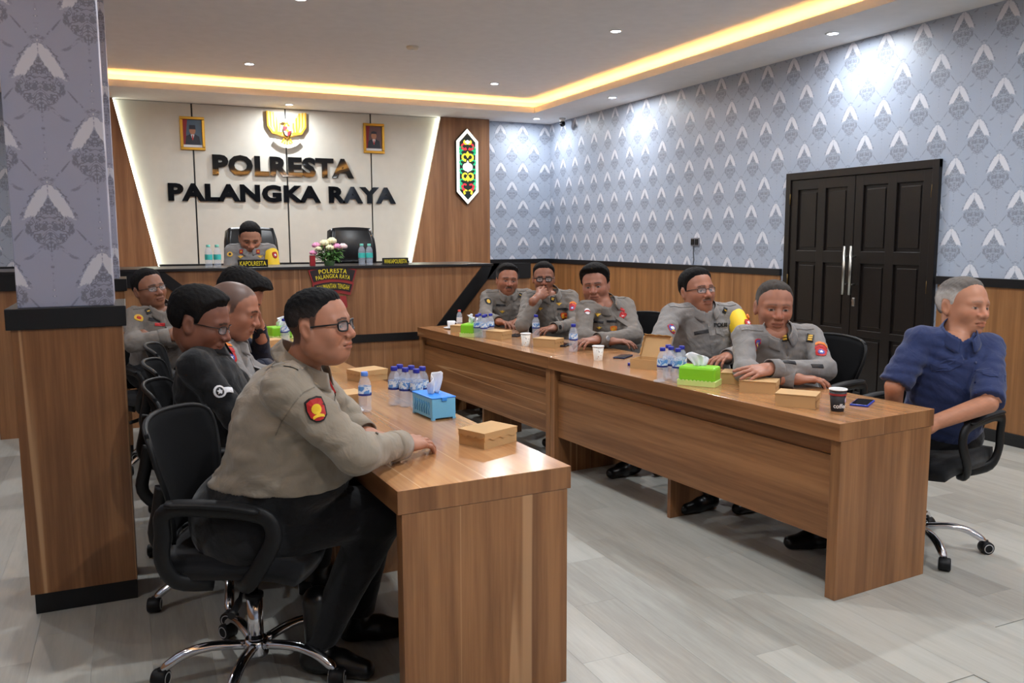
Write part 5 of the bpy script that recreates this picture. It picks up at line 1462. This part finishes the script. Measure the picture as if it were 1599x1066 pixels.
# the man in black
p = person('man in black shirt and thin glasses, bent forward behind the heavy officer', dict(head=(.254, 3.656, 1.158), shR=(.215, 3.50, .985), shL=(.30, 3.87, .985), elR=(.36, 3.44, .80), wrR=(.61, 3.50, .80), elL=(.44, 3.86, .82), wrL=(.66, 3.80, .80), hip=(.29, 3.66, .58), H=.250),
    dict(phi=70, pitch=-16, skin=(123, 78, 61), shirt=BLK, glasses='thin', fat=.25, hairth=.02, hairside=.010, hairup=-.004, seed=31, legdir=(1, 0), fringe=.004, handR=((1, .12, -.05), (0, -.1, 1), REST), handL=((1, -.1, 0), (0, 0, 1), REST)))
p['patch']('arm_emblem', (.30, 3.44, .905), [(oval(.046, .05), BADGE['white'], .0008), (oval(.032, .036), BADGE['dark'], .0016), (star(.013), BADGE['white'], .0024)])
p['patch']('arm_emblem', (.335, 3.44, .91), [(rect(.034, .024), BADGE['white'], .0004)])
# the officer with shaved head
p = person('officer with shaved head looking down, between the man in black and the man in navy', dict(head=(.442, 4.179, 1.16), shR=(.375, 4.07, .945), shL=(.44, 4.45, .945), elR=(.47, 4.05, .80), wrR=(.68, 4.22, .795), elL=(.56, 4.50, .80), wrL=(.72, 4.40, .795), hip=(.33, 4.31, .58), H=.250),
    dict(phi=76, pitch=-16, skin=(160, 109, 87), shirt=UNI3, uniform=1, hair='none', stubble=.8, stubcol=(.060, .046, .040), fat=.2, seed=41, legdir=(1, 0), handR=((1, .2, 0), (0, 0, 1), REST), handL=((1, -.1, 0), (0, 0, 1), REST)))
stack_patch(p, (.40, 4.02, .985), .25, sc=1.1)
# the man in navy, forehead on his hand
p = person('black haired man in navy leaning his forehead on his hand', dict(head=(.545, 4.80, 1.18), shR=(.455, 4.72, .95), shL=(.50, 5.08, .95), elR=(.50, 4.66, .80), wrR=(.68, 4.80, .79), elL=(.685, 5.02, .80), wrL=(.655, 4.90, 1.01), hip=(.34, 4.98, .58), H=.25),
    dict(phi=78, pitch=-34, skin=(165, 113, 91), shirt=NAVY, hairth=.030, hairside=.020, hairn=.004, fringe=.02, seed=51, legdir=(1, 0), barefore='L', short='', handR=((1, .25, 0), (0, -.1, 1), REST), handL=((-.15, -.3, 1), (.9, .1, .2), (.5, .5, .55, .6))))
watch(p, 'L', .97, .034)
# the officer with crossed arms
p = person('officer with glasses and crossed arms turned to the room, far left against the dais', dict(head=(0.115, 5.939, 1.176), shR=(0.014, 5.866, 0.988), shL=(0.316, 6.000, 0.988), elR=(0.000, 5.704, 0.859), wrR=(0.211, 5.704, 0.897), elL=(0.345, 5.799, 0.859), wrL=(0.115, 5.704, 0.878), hip=(0.144, 6.029, 0.639), H=.236),
    dict(phi=30, pitch=6, roll=9, skin=(134, 91, 71), shirt=UNI2, uniform=1, glasses='thin', hairth=.013, hairside=.006, seed=61, legdir=(.5, -.85), handR=((1, .1, .05), (0, -1, .3), CURL), handL=((-1, .0, .1), (0, -1, .4), REST)))
p['patch']('shoulder_badge', (0.043, 5.790, 1.007), [(oval(.06, .052), BADGE['gold'], .0008), (oval(.03, .026), BADGE['red'], .0016)])
tab(p, (0.100, 5.866, 1.041), 1, .3); name_bar(p, (0.134, 5.819, 0.988), .07, .018, -.2); wing_pin(p, (0.239, 5.857, 1.007)); p['patch']('ribbon_bar', (0.163, 5.799, 0.959), [(rect(.06, .02), BADGE['red'], .001)], -.1)
# the officer on the dais
p = person('officer behind the KAPOLRESTA plate on the dais, head bowed', dict(head=(1.052, 8.235, 1.505), shR=(.885, 8.30, 1.385), shL=(1.225, 8.20, 1.385), elR=(.83, 8.18, 1.13), wrR=(.98, 8.06, 1.08), elL=(1.24, 8.10, 1.13), wrL=(1.10, 8.05, 1.08), hip=(1.09, 8.33, .97), H=.262),
    dict(phi=4, pitch=-24, skin=(166, 116, 92), shirt=UNI3, uniform=1, hairth=.014, hairside=.005, hairup=.0, seed=71, legdir=(-.1, -1), floor=.42, s=1.04, lift=.01, colz=-.024))
for q in ((.955, 8.13, 1.385), (1.10, 8.10, 1.385)): p['patch']('collar_tab', q, [(rect(.03, .036), BADGE['red'], .006), (star(.012), BADGE['gold'], .008)])
for q in ((.945, 8.12, 1.335), (1.115, 8.09, 1.335)): wing_pin(p, q, .06)
name_bar(p, (.955, 8.12, 1.30), .09, .022); name_bar(p, (1.12, 8.08, 1.30), .09, .022)
p['patch']('shoulder_badge', (.865, 8.24, 1.36), [(oval(.05, .05), BADGE['gold'], .001), (oval(.025, .025), BADGE['black'], .002)])
def armband(p, k, a, b_, mt, motif=True):
    W = p['W']; A, B = W['sh'+k], W['el'+k]; d = Vector(unit(B-A)); M = Matrix.Translation(p['L'](A)) @ d.to_track_quat('Z', 'Y').to_matrix().to_4x4(); ln = float(np.linalg.norm(B-A))
    MB().lathe([(.050, a*ln-.02), (.068, a*ln+.02), (.0685, (a+b_)*.5*ln), (.064, b_*ln)], 24, cap=False, M=M).obj('armband', mt, p['shirt'])
armband(p, 'L', .0, .8, BADGE['yellow'])
n_ = p['W']['shL']
p['patch']('armband_badge', n_+np.array([.02, -.09, -.05]), [(shieldp(.05, .06), BADGE['red'], .018), (oval(.022, .022), BADGE['white'], .0195)])
# right side, from the far end
p = person('moustached officer at the far end of the right table', dict(head=(3.066, 6.856, 1.123), shR=(2.895, 6.90, .958), shL=(3.235, 6.80, .965), elR=(2.80, 6.74, .83), wrR=(2.82, 6.50, .80), elL=(3.25, 6.66, .78), wrL=(3.02, 6.52, .79), hip=(3.14, 7.0, .58), H=.251),
    dict(phi=12, pitch=0, roll=-4, skin=(149, 97, 75), shirt=UNI2, uniform=1, moustache=.85, hairth=.020, hairside=.012, hairgrey=(70, 68, 68), fringe=.004, seed=81, fat=.2, legdir=(-.5, -.85), handR=((.35, -.9, -.05), (.2, 0, 1), REST), handL=((-.7, -.6, 0), (0, 0, 1), REST)))
p['patch']('shoulder_badge', (2.86, 6.80, .95), [(shieldp(.06, .07), BADGE['black'], .0008), (oval(.034, .04), BADGE['gold'], .0018)])
tab(p, (2.985, 6.76, .995), 1, .4); tab(p, (3.13, 6.72, 1.0), 1, -.4); name_bar(p, (2.96, 6.76, .915), .085); name_bar(p, (3.14, 6.70, .91), .06); wing_pin(p, (2.97, 6.75, .855), .05)
p = person('officer in dark glasses holding his chin with one hand', dict(head=(3.138, 6.275, 1.163), shR=(2.99, 6.25, .985), shL=(3.355, 6.20, .985), elR=(2.83, 6.04, .81), wrR=(2.985, 6.06, 1.03), elL=(3.28, 5.99, .80), wrL=(3.02, 5.86, .795), hip=(3.30, 6.36, .58), H=.24),
    dict(phi=2, pitch=-2, skin=(141, 93, 73), shirt=UNI2, uniform=1, glasses='thick', hairth=.014, hairside=.004, moustache=.5, hfat=-.4, seed=91, legdir=(-.8, -.4), barefore='R', handR=((.75, .35, .35), (-.1, -1, .25), CURL), handL=((-.9, -.25, -.05), (0, -.1, 1), REST)))
tab(p, (3.13, 6.10, 1.005), 2, -.2, .034, .04); stack_patch(p, (3.29, 6.05, .95), -.1); wing_pin(p, (3.01, 6.08, .93), .05); wing_pin(p, (3.17, 6.06, .965), .055); name_bar(p, (3.19, 6.05, .925), .09)
shield_patch(p, (3.20, 6.04, .87), 0, .055, .055, 'red', 'orange', 'gold'); watch(p, 'L', .93, .040)
p = person('big officer with thick black hair and crossed hands on the right table', dict(head=(3.10, 5.351, 1.151), shR=(2.965, 5.27, .965), shL=(3.33, 5.31, .975), elR=(2.85, 5.08, .81), wrR=(2.96, 4.92, .80), elL=(3.22, 5.02, .81), wrL=(2.86, 4.91, .815), hip=(3.38, 5.42, .58), H=.257),
    dict(phi=-10, pitch=-3, roll=6, skin=(149, 100, 81), shirt=UNI2, uniform=1, hairth=.028, hairside=.012, fringe=.010, hairn=.0035, fat=.55, hfat=.25, seed=101, legdir=(-1, -.2), handR=((.7, -.5, 0), (0, 0, 1), REST), handL=((-.95, -.15, -.02), (0, -.1, 1), REST)))
tab(p, (3.08, 5.15, 1.02), 2, -.3, .034, .042); wing_pin(p, (2.985, 5.12, .96), .055); name_bar(p, (2.985, 5.12, .91), .085); name_bar(p, (3.075, 5.08, .915), .07)
p['patch']('shoulder_badge', (3.205, 5.16, .985), [(arch(.05, .03), BADGE['red'], .001)], -.3); p['patch']('shoulder_badge', (3.21, 5.15, .94), [(shieldp(.045, .06), BADGE['red'], .001), (star(.012), BADGE['white'], .002)], -.4)
p['patch']('shoulder_badge', (2.93, 5.17, .985), [(oval(.04, .05), BADGE['white'], .001), (arch(.04, .02), BADGE['red'], .002)]); wing_pin(p, (2.98, 5.09, .87), .04); shield_patch(p, (3.08, 5.06, .865), 0, .05, .04, 'orange', 'orange', 'gold'); watch(p, 'L', .86, .043, plain('silver watch', (190, 194, 200), .3, .7), plain('steel strap', (160, 162, 168), .35, .8))
p = person('officer with glasses, moustache and yellow armband, gazing up to the right', dict(head=(3.28, 4.385, 1.157), shR=(3.09, 4.39, .998), shL=(3.51, 4.32, 1.0), elR=(2.90, 4.24, .845), wrR=(2.83, 4.03, .80), elL=(3.50, 4.12, .81), wrL=(3.20, 3.97, .795), hip=(3.40, 4.50, .58), H=.256),
    dict(phi=34, pitch=7, roll=3, skin=(159, 107, 85), shirt=UNI3, uniform=1, glasses='thin', moustache=.7, hairth=.016, hairside=.008, fat=.4, short='R', hfat=.15, seed=111, legdir=(-1, -.2), handR=((-.3, -.95, -.05), (0, 0, 1), REST), handL=((-.9, -.4, 0), (0, 0, 1), REST)))
tab(p, (3.20, 4.24, 1.03), 1, .5, .026, .036); tab(p, (3.34, 4.18, 1.05), 1, -.5, .026, .036); shield_patch(p, (3.02, 4.27, .945), .1, .056, .062, 'red', 'blue', 'white')
p['words']('POLRI', (3.295, 4.15, .965), .105, .026, BADGE['dark'], -.03); name_bar(p, (3.16, 4.17, .925), .09, .022, .2); pocket(p, (3.295, 4.14, .925), .11, -.03, UNI3)
armband(p, 'L', .05, .85, BADGE['yellow']); p['patch']('armband_badge', (3.528, 4.204, .995), [(arch(.06, .035), BADGE['orange'], .020)], -.3); p['patch']('armband_badge', (3.535, 4.20, .955), [(shieldp(.05, .05), BADGE['red'], .020), (star(.014), BADGE['white'], .0215)], -.3)
p = person('grey haired officer with folded hands in the middle of the right side', dict(head=(3.163, 3.548, 1.12), shR=(2.97, 3.55, .952), shL=(3.345, 3.46, .945), elR=(2.84, 3.38, .815), wrR=(3.0, 3.20, .795), elL=(3.25, 3.25, .815), wrL=(2.87, 3.235, .85), hip=(3.39, 3.68, .58), H=.262),
    dict(phi=14, pitch=-3, roll=-2, skin=(163, 110, 88), shirt=UNI3, uniform=1, hairth=.007, hairside=.003, haircol=(66, 61, 58), hairgrey=(98, 92, 88), hairup=.002, stubble=.35, brow=.5, hfat=-.7, seed=121, vneck=1.5, legdir=(-1, -.15), fat=.15, handR=((.8, -.4, 0), (0, 0, 1), REST), handL=((-.97, -.02, -.06), (.1, -.45, 1), FLAT, .10, .0)))
tab(p, (3.065, 3.35, .99), 3, .2, .034, .05); tab(p, (3.20, 3.31, .975), 3, -.1, .036, .05); shield_patch(p, (2.945, 3.42, .94), .2, .055, .07, 'red', 'blue', 'yellow'); stack_patch(p, (3.28, 3.31, .92), -.15, sc=1.15)
name_bar(p, (3.05, 3.30, .865), .09, .02); name_bar(p, (3.20, 3.25, .84), .08, .02)
p = person('white haired man in blue short sleeved shirt at the right table end', dict(head=(3.552, 2.714, 1.167), shR=(3.335, 2.76, 1.0), shL=(3.63, 2.62, .965), elR=(3.20, 2.77, .81), wrR=(3.30, 2.83, .60), elL=(3.42, 2.46, .765), wrL=(3.13, 2.62, .635), hip=(3.54, 2.80, .55), H=.252),
    dict(phi=50, pitch=2, roll=-5, skin=(178, 124, 97), shirt=BLUE, short='RL', hairth=.008, hairside=.005, haircol=(104, 98, 94), hairgrey=(186, 182, 178), brow=.45, hairup=.006, fat=.25, hfat=-.1, seed=131, vneck=1.3, cres=.008, legdir=(-.95, .25), handR=((.3, -.8, -.4), (.7, .2, .6), REST), handL=((-.75, .55, -.3), (0, -.3, 1), REST)))
pocket(p, (3.30, 2.58, .93), .13, .25, BLUE); pocket(p, (3.44, 2.47, .905), .13, -.22, BLUE)
buttons(p, [(3.38, 2.50, .945), (3.375, 2.495, .91), (3.37, 2.49, .86), (3.365, 2.48, .81)], plain('blue button', (28, 38, 80), .4))
